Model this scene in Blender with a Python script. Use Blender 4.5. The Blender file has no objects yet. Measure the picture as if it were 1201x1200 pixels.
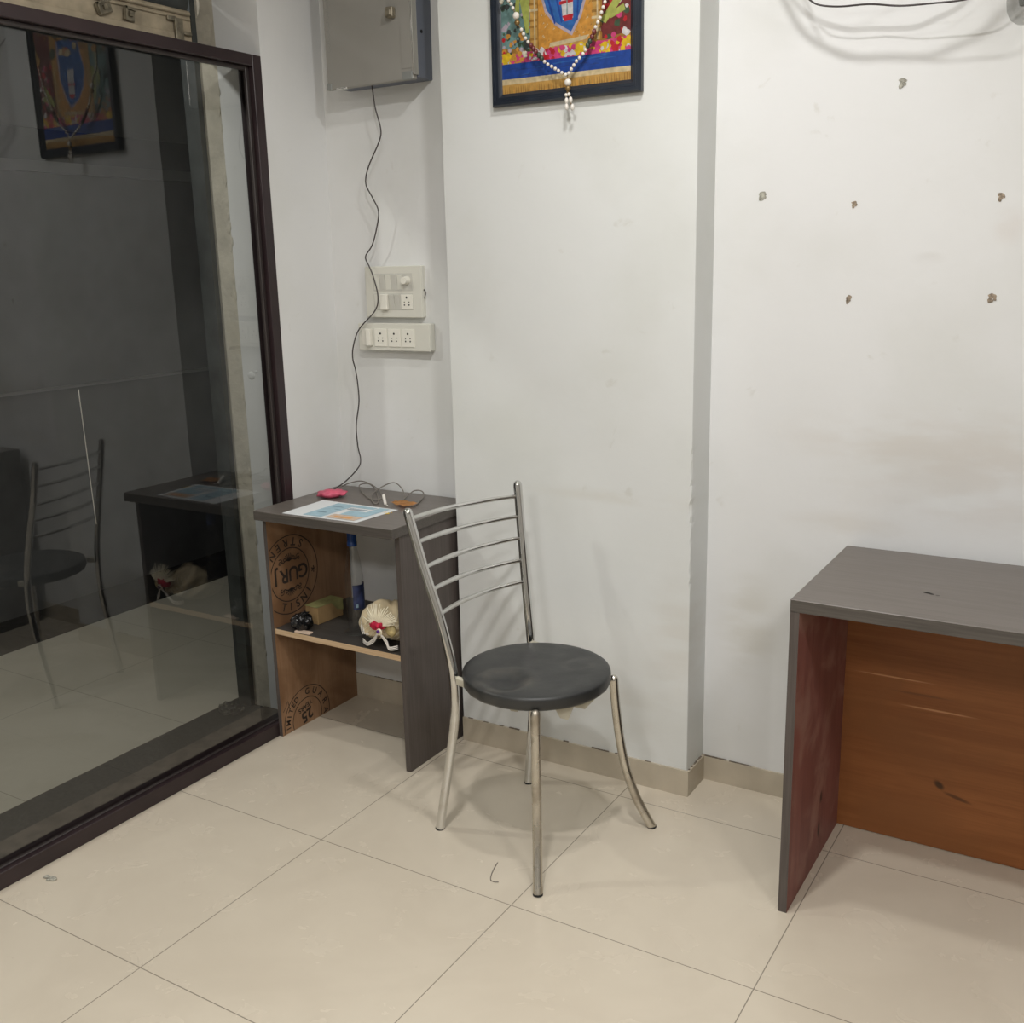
import bpy, bmesh, math, random
from mathutils import Vector, Matrix, noise
random.seed(7)
PI = math.pi
C = bpy.context.scene.collection
sc = bpy.context.scene

# ------------------------------------------------------------------ materials
def new_mat(name):
    m = bpy.data.materials.new(name); m.use_nodes = True
    nt = m.node_tree; b = nt.nodes['Principled BSDF']
    return m, nt, b
def setp(b, **k):
    for n, v in k.items():
        n = n.replace('_', ' ')
        if n in b.inputs: b.inputs[n].default_value = v
def c4(c): return (c[0], c[1], c[2], 1)
def plain(name, col, rough=.5, metal=0, noise_amt=0, scale=20, bump=0, bscale=60, stretch=None, **k):
    m, nt, b = new_mat(name)
    setp(b, Base_Color=c4(col), Roughness=rough, Metallic=metal, **k)
    tc = nt.nodes.new('ShaderNodeTexCoord')
    src = tc.outputs['Object']
    if stretch:
        mp = nt.nodes.new('ShaderNodeMapping'); mp.inputs['Scale'].default_value = stretch
        nt.links.new(src, mp.inputs[0]); src = mp.outputs[0]
    if noise_amt:
        n = nt.nodes.new('ShaderNodeTexNoise'); n.inputs['Scale'].default_value = scale; n.inputs['Detail'].default_value = 5
        nt.links.new(src, n.inputs['Vector'])
        r = nt.nodes.new('ShaderNodeValToRGB')
        r.color_ramp.elements[0].position = .3; r.color_ramp.elements[1].position = .7
        r.color_ramp.elements[0].color = c4([x*(1-noise_amt) for x in col])
        r.color_ramp.elements[1].color = c4([min(1, x*(1+noise_amt)) for x in col])
        nt.links.new(n.outputs['Fac'], r.inputs[0]); nt.links.new(r.outputs[0], b.inputs['Base Color'])
    if bump:
        n2 = nt.nodes.new('ShaderNodeTexNoise'); n2.inputs['Scale'].default_value = bscale; n2.inputs['Detail'].default_value = 4
        nt.links.new(src, n2.inputs['Vector'])
        bp = nt.nodes.new('ShaderNodeBump'); bp.inputs['Strength'].default_value = bump; bp.inputs['Distance'].default_value = .01
        nt.links.new(n2.outputs['Fac'], bp.inputs['Height']); nt.links.new(bp.outputs[0], b.inputs['Normal'])
    return m

def mixcol(nt, fac, a, b):
    mx = nt.nodes.new('ShaderNodeMix'); mx.data_type = 'RGBA'
    for s, v in ((0, fac), (6, a), (7, b)):
        if hasattr(v, 'is_linked'): nt.links.new(v, mx.inputs[s])
        else: mx.inputs[s].default_value = v
    return mx.outputs[2]
def math_n(nt, op, *a, clamp=False):
    n = nt.nodes.new('ShaderNodeMath'); n.operation = op; n.use_clamp = clamp
    for i, v in enumerate(a):
        if hasattr(v, 'is_linked'): nt.links.new(v, n.inputs[i])
        else: n.inputs[i].default_value = v
    return n.outputs[0]
def noise_n(nt, vec, scale, detail=4, dist=0):
    n = nt.nodes.new('ShaderNodeTexNoise'); n.inputs['Scale'].default_value = scale; n.inputs['Detail'].default_value = detail
    n.inputs['Distortion'].default_value = dist
    nt.links.new(vec, n.inputs['Vector']); return n.outputs['Fac']
def ramp(nt, v, p0, p1):
    n = nt.nodes.new('ShaderNodeMapRange'); n.interpolation_type = 'SMOOTHSTEP'
    n.inputs['From Min'].default_value = p0; n.inputs['From Max'].default_value = p1
    nt.links.new(v, n.inputs['Value']); return n.outputs['Result']

def paint(name, col, stains=(), scratch=None):
    m, nt, b = new_mat(name)
    setp(b, Roughness=.55); b.inputs['Specular IOR Level'].default_value = .3
    tc = nt.nodes.new('ShaderNodeTexCoord'); v = tc.outputs['Object']
    a = noise_n(nt, v, 2.2, 5)
    col2 = (col[0]*.93, col[1]*.93, col[2]*.91)
    out = mixcol(nt, ramp(nt, a, .4, .7), c4(col), c4(col2))
    # small scuffs
    s = noise_n(nt, v, 14, 6, .4)
    out = mixcol(nt, math_n(nt, 'MULTIPLY', ramp(nt, s, .68, .78), .35), out, (col[0]*.72, col[1]*.69, col[2]*.62, 1))
    for (cx, cy, cz, sx, sy, sz, sc_, strength) in stains:
        mp = nt.nodes.new('ShaderNodeMapping'); mp.vector_type = 'TEXTURE'
        mp.inputs['Location'].default_value = (cx, cy, cz); mp.inputs['Scale'].default_value = (sx, sy, sz)
        nt.links.new(v, mp.inputs[0])
        ln = nt.nodes.new('ShaderNodeVectorMath'); ln.operation = 'LENGTH'; nt.links.new(mp.outputs[0], ln.inputs[0])
        mask = math_n(nt, 'SUBTRACT', 1.0, ramp(nt, ln.outputs['Value'], .2, 1.0))
        mp2 = nt.nodes.new('ShaderNodeMapping'); mp2.inputs['Scale'].default_value = (2, 2, 7); nt.links.new(v, mp2.inputs[0])
        nn = ramp(nt, noise_n(nt, mp2.outputs[0], 2.5, 5), .3, .65)
        out = mixcol(nt, math_n(nt, 'MULTIPLY', math_n(nt, 'MULTIPLY', mask, nn), strength), out, c4(sc_))
    nt.links.new(out, b.inputs['Base Color'])
    h = math_n(nt, 'ADD', math_n(nt, 'MULTIPLY', noise_n(nt, v, 35, 3), .35), math_n(nt, 'MULTIPLY', noise_n(nt, v, 3.5, 3), 1.2))
    bp = nt.nodes.new('ShaderNodeBump'); bp.inputs['Strength'].default_value = .25; bp.inputs['Distance'].default_value = .006
    nt.links.new(h, bp.inputs['Height']); nt.links.new(bp.outputs[0], b.inputs['Normal'])
    return m

def tile(name, c1, c2, x0, y0, T, joint=.0013, rough=.2, jcol=(.20, .17, .135)):
    m, nt, b = new_mat(name)
    tc = nt.nodes.new('ShaderNodeTexCoord'); v = tc.outputs['Object']
    sx = nt.nodes.new('ShaderNodeSeparateXYZ'); nt.links.new(v, sx.inputs[0])
    ds = []
    for ax, o in (('X', x0), ('Y', y0)):
        t = math_n(nt, 'DIVIDE', math_n(nt, 'SUBTRACT', sx.outputs[ax], o), T)
        f = math_n(nt, 'FRACT', math_n(nt, 'ADD', t, 100.0))
        ds.append(math_n(nt, 'MULTIPLY', math_n(nt, 'MINIMUM', f, math_n(nt, 'SUBTRACT', 1.0, f)), T))
    d = math_n(nt, 'MINIMUM', ds[0], ds[1])
    jm = math_n(nt, 'LESS_THAN', d, joint)
    a = noise_n(nt, v, 2.6, 8, 1.2); a2 = noise_n(nt, v, 9, 6, .8)
    base = mixcol(nt, ramp(nt, a, .35, .68), c4(c1), c4(c2))
    base = mixcol(nt, math_n(nt, 'MULTIPLY', ramp(nt, a2, .45, .85), .16), base, (min(1, c1[0]*1.06), min(1, c1[1]*1.06), min(1, c1[2]*1.07), 1))
    g = noise_n(nt, v, 60, 3)
    base = mixcol(nt, math_n(nt, 'MULTIPLY', ramp(nt, g, .72, .8), .25), base, (c1[0]*.6, c1[1]*.55, c1[2]*.45, 1))
    base = mixcol(nt, math_n(nt, 'MULTIPLY', jm, .8), base, c4(jcol))
    nt.links.new(base, b.inputs['Base Color'])
    rr = math_n(nt, 'ADD', math_n(nt, 'MULTIPLY', a2, .12), rough)
    nt.links.new(rr, b.inputs['Roughness'])
    b.inputs['Specular IOR Level'].default_value = .45
    bp = nt.nodes.new('ShaderNodeBump'); bp.inputs['Strength'].default_value = .3; bp.inputs['Distance'].default_value = .001; bp.invert = True
    nt.links.new(jm, bp.inputs['Height']); nt.links.new(bp.outputs[0], b.inputs['Normal'])
    return m

def wood(name, c1, c2, axis='x', scale=3, rough=.5, fine=.5, knots=None, blotch=None):
    """grain running along `axis` in world/object space"""
    m, nt, b = new_mat(name)
    tc = nt.nodes.new('ShaderNodeTexCoord'); v = tc.outputs['Object']
    mp = nt.nodes.new('ShaderNodeMapping')
    s = [14, 14, 14]; s['xyz'.index(axis)] = .9
    mp.inputs['Scale'].default_value = s; nt.links.new(v, mp.inputs[0])
    a = noise_n(nt, mp.outputs[0], scale, 6, .6)
    mp2 = nt.nodes.new('ShaderNodeMapping'); s2 = [120, 120, 120]; s2['xyz'.index(axis)] = 4
    mp2.inputs['Scale'].default_value = s2; nt.links.new(v, mp2.inputs[0])
    a2 = noise_n(nt, mp2.outputs[0], 2, 3)
    f = math_n(nt, 'ADD', math_n(nt, 'MULTIPLY', a, 1-fine), math_n(nt, 'MULTIPLY', a2, fine))
    base = mixcol(nt, ramp(nt, f, .34, .66), c4(c1), c4(c2))
    if blotch:
        bn = noise_n(nt, v, blotch[3], 4, .5)
        base = mixcol(nt, ramp(nt, bn, .45, .7), base, c4(blotch[:3]))
    for k in (knots or ()):
        mp3 = nt.nodes.new('ShaderNodeMapping'); mp3.vector_type = 'TEXTURE'
        mp3.inputs['Location'].default_value = k[0]; mp3.inputs['Scale'].default_value = k[1]
        if len(k) > 3: mp3.inputs['Rotation'].default_value = (0, k[3], 0)
        nt.links.new(v, mp3.inputs[0])
        ln = nt.nodes.new('ShaderNodeVectorMath'); ln.operation = 'LENGTH'; nt.links.new(mp3.outputs[0], ln.inputs[0])
        mask = math_n(nt, 'SUBTRACT', 1.0, ramp(nt, ln.outputs['Value'], .35, 1.0))
        base = mixcol(nt, math_n(nt, 'MULTIPLY', mask, .85), base, c4(k[2]))
    nt.links.new(base, b.inputs['Base Color']); setp(b, Roughness=rough)
    b.inputs['Specular IOR Level'].default_value = .35
    return m

M = {}
M['wall'] = paint('wall_paint', (.76, .765, .76))
M['wall_r'] = paint('wall_paint_stained', (.77, .775, .775), stains=[
    (-.40, 2.69, 1.05, .55, .5, .12, (.60, .54, .47), .35), (-.30, 2.69, .93, .5, .5, .14, (.62, .57, .52), .35),
    (-.62, 2.69, .82, .22, .5, .05, (.62, .57, .5), .3), (-.47, 2.69, 1.49, .05, .3, .02, (.55, .53, .50), .35),
    (-.30, 2.69, 1.56, .05, .3, .06, (.66, .60, .56), .3), (-.88, 2.69, .5, .12, .3, .2, (.60, .58, .52), .5)])
M['pillar'] = paint('pillar_paint', (.75, .765, .755), stains=[
    (-1.3, 2.56, .2, .35, .4, .25, (.66, .65, .61), .5), (-1.05, 2.56, .45, .12, .3, .3, (.66, .64, .6), .5),
    (-1.20, 2.56, .86, .4, .3, .03, (.64, .62, .56), .4)])
M['ceiling'] = plain('ceiling_paint', (.75, .75, .73), .7)
M['room'] = plain('plain_wall_paint', (.34, .33, .31), .7)
M['floor'] = tile('floor_tile', (.655, .585, .475), (.615, .545, .44), -1.7758, 1.8665, .6)
M['porch'] = tile('porch_tile', (.50, .47, .39), (.46, .43, .35), -2.68, 1.6, .6, rough=.35)
M['sill'] = plain('dark_strip', (.035, .036, .034), .35, noise_amt=.4, scale=90)
M['ledge_reflection'] = plain('brown_ledge_reflection', (.12, .10, .08), .45, noise_amt=.3, scale=20)
M['skirt'] = plain('skirting_tile', (.50, .44, .345), .35, noise_amt=.1, scale=9, bump=.05)
M['grout'] = plain('dirty_grout', (.16, .13, .10), .9, noise_amt=.4, scale=70)
M['asphalt'] = plain('street_asphalt', (.03, .03, .03), .9, noise_amt=.3, scale=30)
M['outside'] = plain('outside_render', (.17, .17, .17), .9, noise_amt=.2, scale=3)
M['outside_band'] = plain('outside_band', (.36, .36, .35), .9)
M['frame'] = plain('dark_brown_aluminium', (.027, .016, .018), .33, noise_amt=.25, scale=6)
M['bead'] = plain('black_glazing_bead', (.034, .027, .026), .4)
M['jamb'] = plain('raw_jamb_plaster', (.54, .50, .41), .85, noise_amt=.14, scale=14, bump=.5, bscale=30)
M['shutter_dark'] = plain('shutter_steel', (.09, .10, .10), .45, .6, noise_amt=.3, scale=12)
M['shutter_bar'] = plain('shutter_bottom_rail', (.46, .39, .28), .55, .1, noise_amt=.25, scale=18)
M['lock'] = plain('rusty_lock_steel', (.26, .23, .17), .5, .5, noise_amt=.35, scale=60)
M['lam_top'] = wood('grey_brown_laminate_top', (.130, .112, .098), (.160, .139, .124), 'x', 3, .34, .6)
M['lam_side'] = wood('grey_brown_laminate_side', (.082, .068, .061), (.106, .089, .082), 'z', 3, .42, .6)
M['lam_edge'] = wood('grey_brown_laminate_edge', (.076, .067, .059), (.106, .094, .083), 'x', 3, .45, .6)
M['ply'] = wood('bare_plywood', (.27, .150, .078), (.35, .205, .115), 'z', 2, .6, .35, blotch=(.20, .105, .052, 6))
M['ply_edge'] = wood('plywood_edge', (.55, .38, .22), (.68, .50, .32), 'x', 3, .6, .5)
M['shelf_top'] = wood('dark_shelf_laminate', (.050, .045, .041), (.07, .063, .057), 'x', 3, .5, .5)
M['red_ply'] = wood('red_stained_plywood', (.19, .070, .060), (.25, .098, .082), 'z', 2, .55, .3, blotch=(.30, .155, .125, 9),
                    knots=[((-.594, .02, .085), (.2, .014, .030), (.02, .015, .013)), ((-.594, .03, .17), (.2, .016, .022), (.05, .03, .025))])
M['orange_ply'] = wood('orange_brown_plywood', (.235, .082, .024), (.32, .12, .038), 'x', 2, .5, .3, blotch=(.25, .095, .03, 4),
                       knots=[((-.345, .21, .180), (.020, .2, .012), (.035, .02, .01), .7), ((-.30, .21, .155), (.045, .2, .007), (.10, .04, .015), .25),
                              ((-.36, .21, .38), (.11, .2, .0035), (.55, .28, .13)), ((-.47, .21, .45), (.12, .2, .003), (.52, .26, .12)), ((-.40, .21, .415), (.1, .2, .004), (.18, .07, .025))])
M['ink'] = plain('black_stamp_ink', (.030, .020, .015), .8)
def chrome(name, col, rough, dull):
    m, nt, b = new_mat(name); setp(b, Metallic=1)
    tc = nt.nodes.new('ShaderNodeTexCoord'); v = tc.outputs['Object']
    n = ramp(nt, noise_n(nt, v, 18, 5, .5), .45, .75)
    nt.links.new(mixcol(nt, math_n(nt, 'MULTIPLY', n, dull), c4(col), (.42, .37, .30, 1)), b.inputs['Base Color'])
    nt.links.new(math_n(nt, 'ADD', math_n(nt, 'MULTIPLY', n, .3*dull), rough), b.inputs['Roughness'])
    return m
M['chrome'] = chrome('chrome_tube', (.70, .70, .69), .06, .25)
M['chrome_worn'] = chrome('worn_chrome_leg', (.62, .59, .53), .22, .9)
M['vinyl'] = plain('black_vinyl', (.030, .031, .031), .40, noise_amt=.3, scale=8, bump=.15, bscale=14)
def vinyl():
    m, nt, b = new_mat('black_vinyl'); tc = nt.nodes.new('ShaderNodeTexCoord'); v = tc.outputs['Object']
    base = mixcol(nt, ramp(nt, noise_n(nt, v, 7, 5, .6), .35, .72), (.019, .020, .021, 1), (.040, .041, .040, 1))
    for (c, sc_, st, col) in (((0, -.115, .47), (.085, .09, .1), .7, (.10, .092, .078)), ((.07, .09, .47), (.05, .06, .1), .5, (.075, .072, .066))):
        mp = nt.nodes.new('ShaderNodeMapping'); mp.vector_type = 'TEXTURE'; mp.inputs['Location'].default_value = c; mp.inputs['Scale'].default_value = sc_
        nt.links.new(v, mp.inputs[0]); ln = nt.nodes.new('ShaderNodeVectorMath'); ln.operation = 'LENGTH'; nt.links.new(mp.outputs[0], ln.inputs[0])
        d = math_n(nt, 'ABSOLUTE', math_n(nt, 'SUBTRACT', ln.outputs['Value'], .72))
        mk = math_n(nt, 'SUBTRACT', 1.0, ramp(nt, d, .0, .38))
        base = mixcol(nt, math_n(nt, 'MULTIPLY', math_n(nt, 'MULTIPLY', mk, ramp(nt, noise_n(nt, v, 16, 5), .35, .7)), st), base, c4(col))
    nt.links.new(base, b.inputs['Base Color']); b.inputs['Roughness'].default_value = .38
    bp = nt.nodes.new('ShaderNodeBump'); bp.inputs['Strength'].default_value = .2; bp.inputs['Distance'].default_value = .01
    nt.links.new(noise_n(nt, v, 14, 4), bp.inputs['Height']); nt.links.new(bp.outputs[0], b.inputs['Normal']); return m
M['vinyl'] = vinyl()
M['cream_plastic'] = plain('cream_plastic', (.50, .47, .38), .5, noise_amt=.12, scale=30)
M['rubber'] = plain('black_rubber', (.02, .02, .02), .8)
M['switch_white'] = plain('switch_plastic', (.68, .67, .60), .35)
M['switch_grey'] = plain('switch_plastic_grey', (.56, .55, .50), .35)
M['switch_bright'] = plain('switch_plastic_bright', (.80, .78, .70), .3)
M['hole'] = plain('black_socket_hole', (.01, .01, .01), .8)
M['db_face'] = plain('grey_cabinet_enamel', (.30, .29, .265), .45, noise_amt=.04, scale=5)
M['db_side'] = plain('cabinet_blue_grey', (.13, .145, .18), .5)
M['db_cap'] = plain('grey_plastic_cap', (.24, .25, .24), .5)
M['alu'] = plain('bright_aluminium', (.75, .74, .70), .25, .8)
M['cable'] = plain('dark_cable', (.055, .045, .045), .5)
M['cable_grey'] = plain('grey_brown_cable', (.20, .18, .155), .5)
M['pic_frame'] = plain('navy_black_frame', (.016, .022, .034), .35, noise_amt=.2, scale=30)
M['paper'] = plain('white_paper', (.74, .76, .77), .7)
M['paper_blue'] = plain('pale_blue_ink', (.36, .52, .60), .7, noise_amt=.1, scale=60)
M['paper_beige'] = plain('pale_orange_ink', (.62, .47, .36), .7, noise_amt=.1, scale=60)
M['paper_dark'] = plain('grey_blue_ink', (.20, .30, .38), .7)
M['pink'] = plain('pink_plastic', (.62, .10, .17), .4, noise_amt=.25, scale=30)
M['orange'] = plain('orange_tan_card', (.68, .34, .12), .6, noise_amt=.15, scale=30)
M['yellow'] = plain('yellow_crumbs', (.75, .52, .08), .6)
M['blue_cap'] = plain('blue_plastic_cap', (.015, .05, .19), .35)
M['label'] = plain('navy_label', (.018, .028, .085), .45, noise_amt=.5, scale=50)
M['card'] = plain('brown_cardboard', (.34, .22, .10), .7, noise_amt=.12, scale=20)
M['card_green'] = plain('yellow_green_card', (.28, .27, .11), .6, noise_amt=.25, scale=30)
M['black_poly'] = plain('black_polythene', (.008, .008, .009), .25, bump=.5, bscale=25)
M['pale_card'] = plain('pale_pinkish_card', (.68, .52, .40), .6)
M['turban'] = plain('cream_silk', (.66, .54, .34), .5, noise_amt=.15, scale=25, Sheen_Weight=.3)
M['gold'] = plain('gold_thread', (.52, .42, .20), .5, .1, noise_amt=.3, scale=80)
M['crest'] = plain('pale_gold_crest', (.85, .78, .60), .4)
M['red_pom'] = plain('crimson_velvet', (.50, .008, .045), .7, noise_amt=.4, scale=90, bump=.6, bscale=120)
M['purple'] = plain('purple_gem', (.09, .02, .22), .1)
M['pearl'] = plain('pearl_white', (.78, .74, .68), .3)
M['bead_gold'] = plain('dark_gold_bead', (.25, .16, .06), .35, .5)
M['green_dark'] = plain('dark_green_bead', (.04, .06, .04), .4)
M['mark'] = plain('torn_paper_mark', (.36, .35, .30), .9, noise_amt=.5, scale=160)
M['mark_brown'] = plain('brown_glue_mark', (.30, .24, .18), .9, noise_amt=.55, scale=160)
M['lamp_body'] = plain('lamp_housing', (.7, .7, .7), .4)
# picture print inks
for n, c in dict(p_gold=(.52, .30, .08), p_gold2=(.34, .17, .035), p_orange=(.60, .28, .05), p_blue=(.03, .13, .40), p_blue2=(.015, .06, .30), p_navy=(.02, .05, .22),
                 p_white=(.62, .60, .60), p_red=(.50, .02, .03), p_pink=(.62, .06, .20), p_yellow=(.72, .48, .02), p_green=(.05, .09, .05),
                 p_lime=(.38, .42, .10), p_dark=(.05, .06, .06), p_cream=(.62, .50, .30), p_teal=(.16, .28, .27), p_maroon=(.16, .03, .03), p_lav=(.45, .38, .45)).items():
    M[n] = plain('print_' + n[2:], tuple(x*.8 for x in c), .35, noise_amt=.22, scale=70)

def glass_mat(name, tint, boost, ior=1.5):
    m = bpy.data.materials.new(name); m.use_nodes = True; nt = m.node_tree; nt.nodes.clear()
    o = nt.nodes.new('ShaderNodeOutputMaterial'); tr = nt.nodes.new('ShaderNodeBsdfTransparent'); tr.inputs[0].default_value = c4(tint)
    gl = nt.nodes.new('ShaderNodeBsdfGlossy'); gl.inputs['Roughness'].default_value = .0
    fr = nt.nodes.new('ShaderNodeFresnel'); fr.inputs[0].default_value = ior
    f = math_n(nt, 'MULTIPLY', fr.outputs[0], boost, clamp=True)
    mx = nt.nodes.new('ShaderNodeMixShader'); nt.links.new(f, mx.inputs[0]); nt.links.new(tr.outputs[0], mx.inputs[1]); nt.links.new(gl.outputs[0], mx.inputs[2])
    nt.links.new(mx.outputs[0], o.inputs[0]); return m
def thin_clear(name, tint, k, base=.05):
    m = bpy.data.materials.new(name); m.use_nodes = True; nt = m.node_tree; nt.nodes.clear()
    o = nt.nodes.new('ShaderNodeOutputMaterial'); tr = nt.nodes.new('ShaderNodeBsdfTransparent'); tr.inputs[0].default_value = c4(tint)
    gl = nt.nodes.new('ShaderNodeBsdfGlossy'); gl.inputs['Roughness'].default_value = .06
    lw = nt.nodes.new('ShaderNodeLayerWeight'); lw.inputs[0].default_value = .5
    f = math_n(nt, 'ADD', math_n(nt, 'MULTIPLY', math_n(nt, 'POWER', lw.outputs['Facing'], 4.0), k), base, clamp=True)
    mx = nt.nodes.new('ShaderNodeMixShader'); nt.links.new(f, mx.inputs[0]); nt.links.new(tr.outputs[0], mx.inputs[1]); nt.links.new(gl.outputs[0], mx.inputs[2])
    nt.links.new(mx.outputs[0], o.inputs[0]); return m
M['glass'] = glass_mat('window_glass', (.93, .95, .91), 2.2)
M['clear'] = thin_clear('clear_plastic', (.95, .96, .96), .45)
M['foil'] = thin_clear('crumpled_clear_film', (.80, .80, .78), .8, .28)
def emis(name, col, s):
    m, nt, b = new_mat(name); setp(b, Base_Color=c4(col)); b.inputs['Emission Color'].default_value = c4(col); b.inputs['Emission Strength'].default_value = s; return m
M['lamp_glow'] = emis('lamp_diffuser', (1, .98, .94), 6)

# ------------------------------------------------------------------ mesh helpers
def mesh_obj(name, bm, mats, parent=None, smooth=False, angle=None):
    me = bpy.data.meshes.new(name)
    bmesh.ops.recalc_face_normals(bm, faces=bm.faces[:])
    bm.to_mesh(me); bm.free()
    if not isinstance(mats, (list, tuple)): mats = [mats]
    for mt in mats: me.materials.append(mt)
    if smooth:
        for p in me.polygons: p.use_smooth = True
        if angle: me.set_sharp_from_angle(angle=angle)
    o = bpy.data.objects.new(name, me); C.objects.link(o)
    if parent is not None: o.parent = parent
    return o
def box(bm, x0, x1, y0, y1, z0, z1, mi=0, bev=0, rot=None, at=None, segs=1):
    vs = [bm.verts.new((x, y, z)) for x in (x0, x1) for y in (y0, y1) for z in (z0, z1)]
    fs = [(0, 1, 3, 2), (4, 6, 7, 5), (0, 4, 5, 1), (2, 3, 7, 6), (0, 2, 6, 4), (1, 5, 7, 3)]
    faces = [bm.faces.new([vs[i] for i in f]) for f in fs]
    for f in faces: f.material_index = mi
    if bev:
        es = list({e for f in faces for e in f.edges})
        r = bmesh.ops.bevel(bm, geom=es, offset=bev, segments=segs, affect='EDGES', profile=.6)
        for f in r['faces']: f.material_index = mi
        vs = list({v for f in r['faces'] for v in f.verts} | {v for v in vs if v.is_valid})
    if rot is not None: bmesh.ops.transform(bm, matrix=rot, verts=[v for v in vs if v.is_valid])
    if at is not None: bmesh.ops.translate(bm, vec=at, verts=[v for v in vs if v.is_valid])
    return [v for v in vs if v.is_valid]
def catmull(P, n=6, closed=False):
    P = [Vector(p) for p in P]; out = []
    N = len(P)
    for i in range(N-1):
        p0 = P[max(i-1, 0)]; p1 = P[i]; p2 = P[i+1]; p3 = P[min(i+2, N-1)]
        for k in range(n):
            t = k/n
            out.append(.5*((2*p1)+(p2-p0)*t+(2*p0-5*p1+4*p2-p3)*t*t+(3*p1-p0-3*p2+p3)*t**3))
    out.append(P[-1]); return out
def tube(bm, P, r, seg=12, mi=0, cap='flat', flat=1.0):
    P = [Vector(p) for p in P]; N = len(P)
    R = r if isinstance(r, (list, tuple)) else [r]*N
    if len(R) != N: R = [R[min(len(R)-1, int(i/(N-1)*(len(R)-1)+.5))] for i in range(N)]
    T = [(P[min(i+1, N-1)]-P[max(i-1, 0)]).normalized() for i in range(N)]
    up = Vector((0, 0, 1)) if abs(T[0].z) < .9 else Vector((1, 0, 0))
    u = (up-T[0]*up.dot(T[0])).normalized(); rings = []
    pts = []
    if cap == 'round':
        r0, r1 = R[0], R[-1]
        pre = [(P[0]-T[0]*r0*math.sin(a), r0*math.cos(a), T[0]) for a in (1.4, 1.0, .5)]
        post = [(P[-1]+T[-1]*r1*math.sin(a), r1*math.cos(a), T[-1]) for a in (.5, 1.0, 1.4)]
        pts = pre+[(P[i], R[i], T[i]) for i in range(N)]+post
    else: pts = [(P[i], R[i], T[i]) for i in range(N)]
    for p, rad, t in pts:
        u = (u-t*u.dot(t)).normalized(); w = t.cross(u)
        rings.append([bm.verts.new(p+(u*math.cos(a)+w*math.sin(a)*flat)*rad) for a in [2*PI*k/seg for k in range(seg)]])
    for a, b in zip(rings, rings[1:]):
        for k in range(seg):
            f = bm.faces.new((a[k], a[(k+1) % seg], b[(k+1) % seg], b[k])); f.material_index = mi
    f = bm.faces.new(rings[0][::-1]); f.material_index = mi
    f = bm.faces.new(rings[-1]); f.material_index = mi
def lathe(bm, prof, seg=32, mi=0, at=(0, 0, 0)):
    at = Vector(at); rings = []
    for r, z in prof:
        if r < 1e-6: rings.append([bm.verts.new(at+Vector((0, 0, z)))])
        else: rings.append([bm.verts.new(at+Vector((r*math.cos(2*PI*k/seg), r*math.sin(2*PI*k/seg), z))) for k in range(seg)])
    for a, b in zip(rings, rings[1:]):
        for k in range(seg):
            k2 = (k+1) % seg
            if len(a) == 1 and len(b) == 1: continue
            if len(a) == 1: f = bm.faces.new((a[0], b[k], b[k2]))
            elif len(b) == 1: f = bm.faces.new((a[k], a[k2], b[0]))
            else: f = bm.faces.new((a[k], a[k2], b[k2], b[k]))
            f.material_index = mi
def sphere(bm, c, r, sub=2, mi=0, sc3=(1, 1, 1)):
    n0 = len(bm.faces)
    res = bmesh.ops.create_icosphere(bm, subdivisions=sub, radius=r, matrix=Matrix.Translation(c) @ Matrix.Diagonal((*sc3, 1)))
    for v in res['verts']:
        for f in v.link_faces: f.material_index = mi
    return res['verts']
def prism(bm, pts, depth_vec, mi=0):
    d = Vector(depth_vec)
    a = [bm.verts.new(p) for p in pts]; b = [bm.verts.new(Vector(p)+d) for p in pts]
    fs = [bm.faces.new(a), bm.faces.new(b[::-1])]
    n = len(pts)
    for i in range(n): fs.append(bm.faces.new((a[i], b[i], b[(i+1) % n], a[(i+1) % n])))
    for f in fs: f.material_index = mi
def empty(name, loc=(0, 0, 0), rz=0):
    o = bpy.data.objects.new(name, None); C.objects.link(o); o.location = loc; o.rotation_euler = (0, 0, rz); o.empty_display_size = .05; return o
def tag(o, label, cat, group=None, kind=None):
    o['label'] = label; o['category'] = cat
    if group: o['group'] = group
    if kind: o['kind'] = kind
    return o
def struct(o, label=None):
    o['kind'] = 'structure'
    if label: o['label'] = label
    return o
def sbox(name, x0, x1, y0, y1, z0, z1, m, label=None, bev=0):
    bm = bmesh.new(); box(bm, x0, x1, y0, y1, z0, z1, bev=bev); return struct(mesh_obj(name, bm, m), label)

# ------------------------------------------------------------------ dimensions (metres, read off the room)
XL = -2.327            # inner face of the left wall
YP = 2.561             # front face of the pillar
YR = 2.6865            # back wall, right of the pillar
XP0, XP1 = -1.7746, -1.0072
YJ = 2.4325            # far jamb of the shop front
ZC = 2.75
XR, YF = 2.0, -2.4     # right wall, wall behind
XW = -2.567            # outer face of left wall
GX = -2.358            # glass

# ------------------------------------------------------------------ the room
sbox('floor', XW+.16, XR+.1, YF-.1, YR+.15, -.12, 0, M['floor'], 'beige polished floor tiles with thin dark joints')
sbox('ceiling', XW-.2, XR+.1, YF-.1, YR+.3, ZC, ZC+.1, M['ceiling'])
sbox('wall_right', XR, XR+.1, YF-.1, YR+.15, 0, ZC, M['room'])
sbox('wall_front', XW, XR, YF-.1, YF, 0, ZC, M['room'])
# back wall right of pillar
sbox('wall_back', XP1, XR, YR, YR+.12, 0, ZC, M['wall_r'], 'white painted back wall with a faint beige stain')
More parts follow.
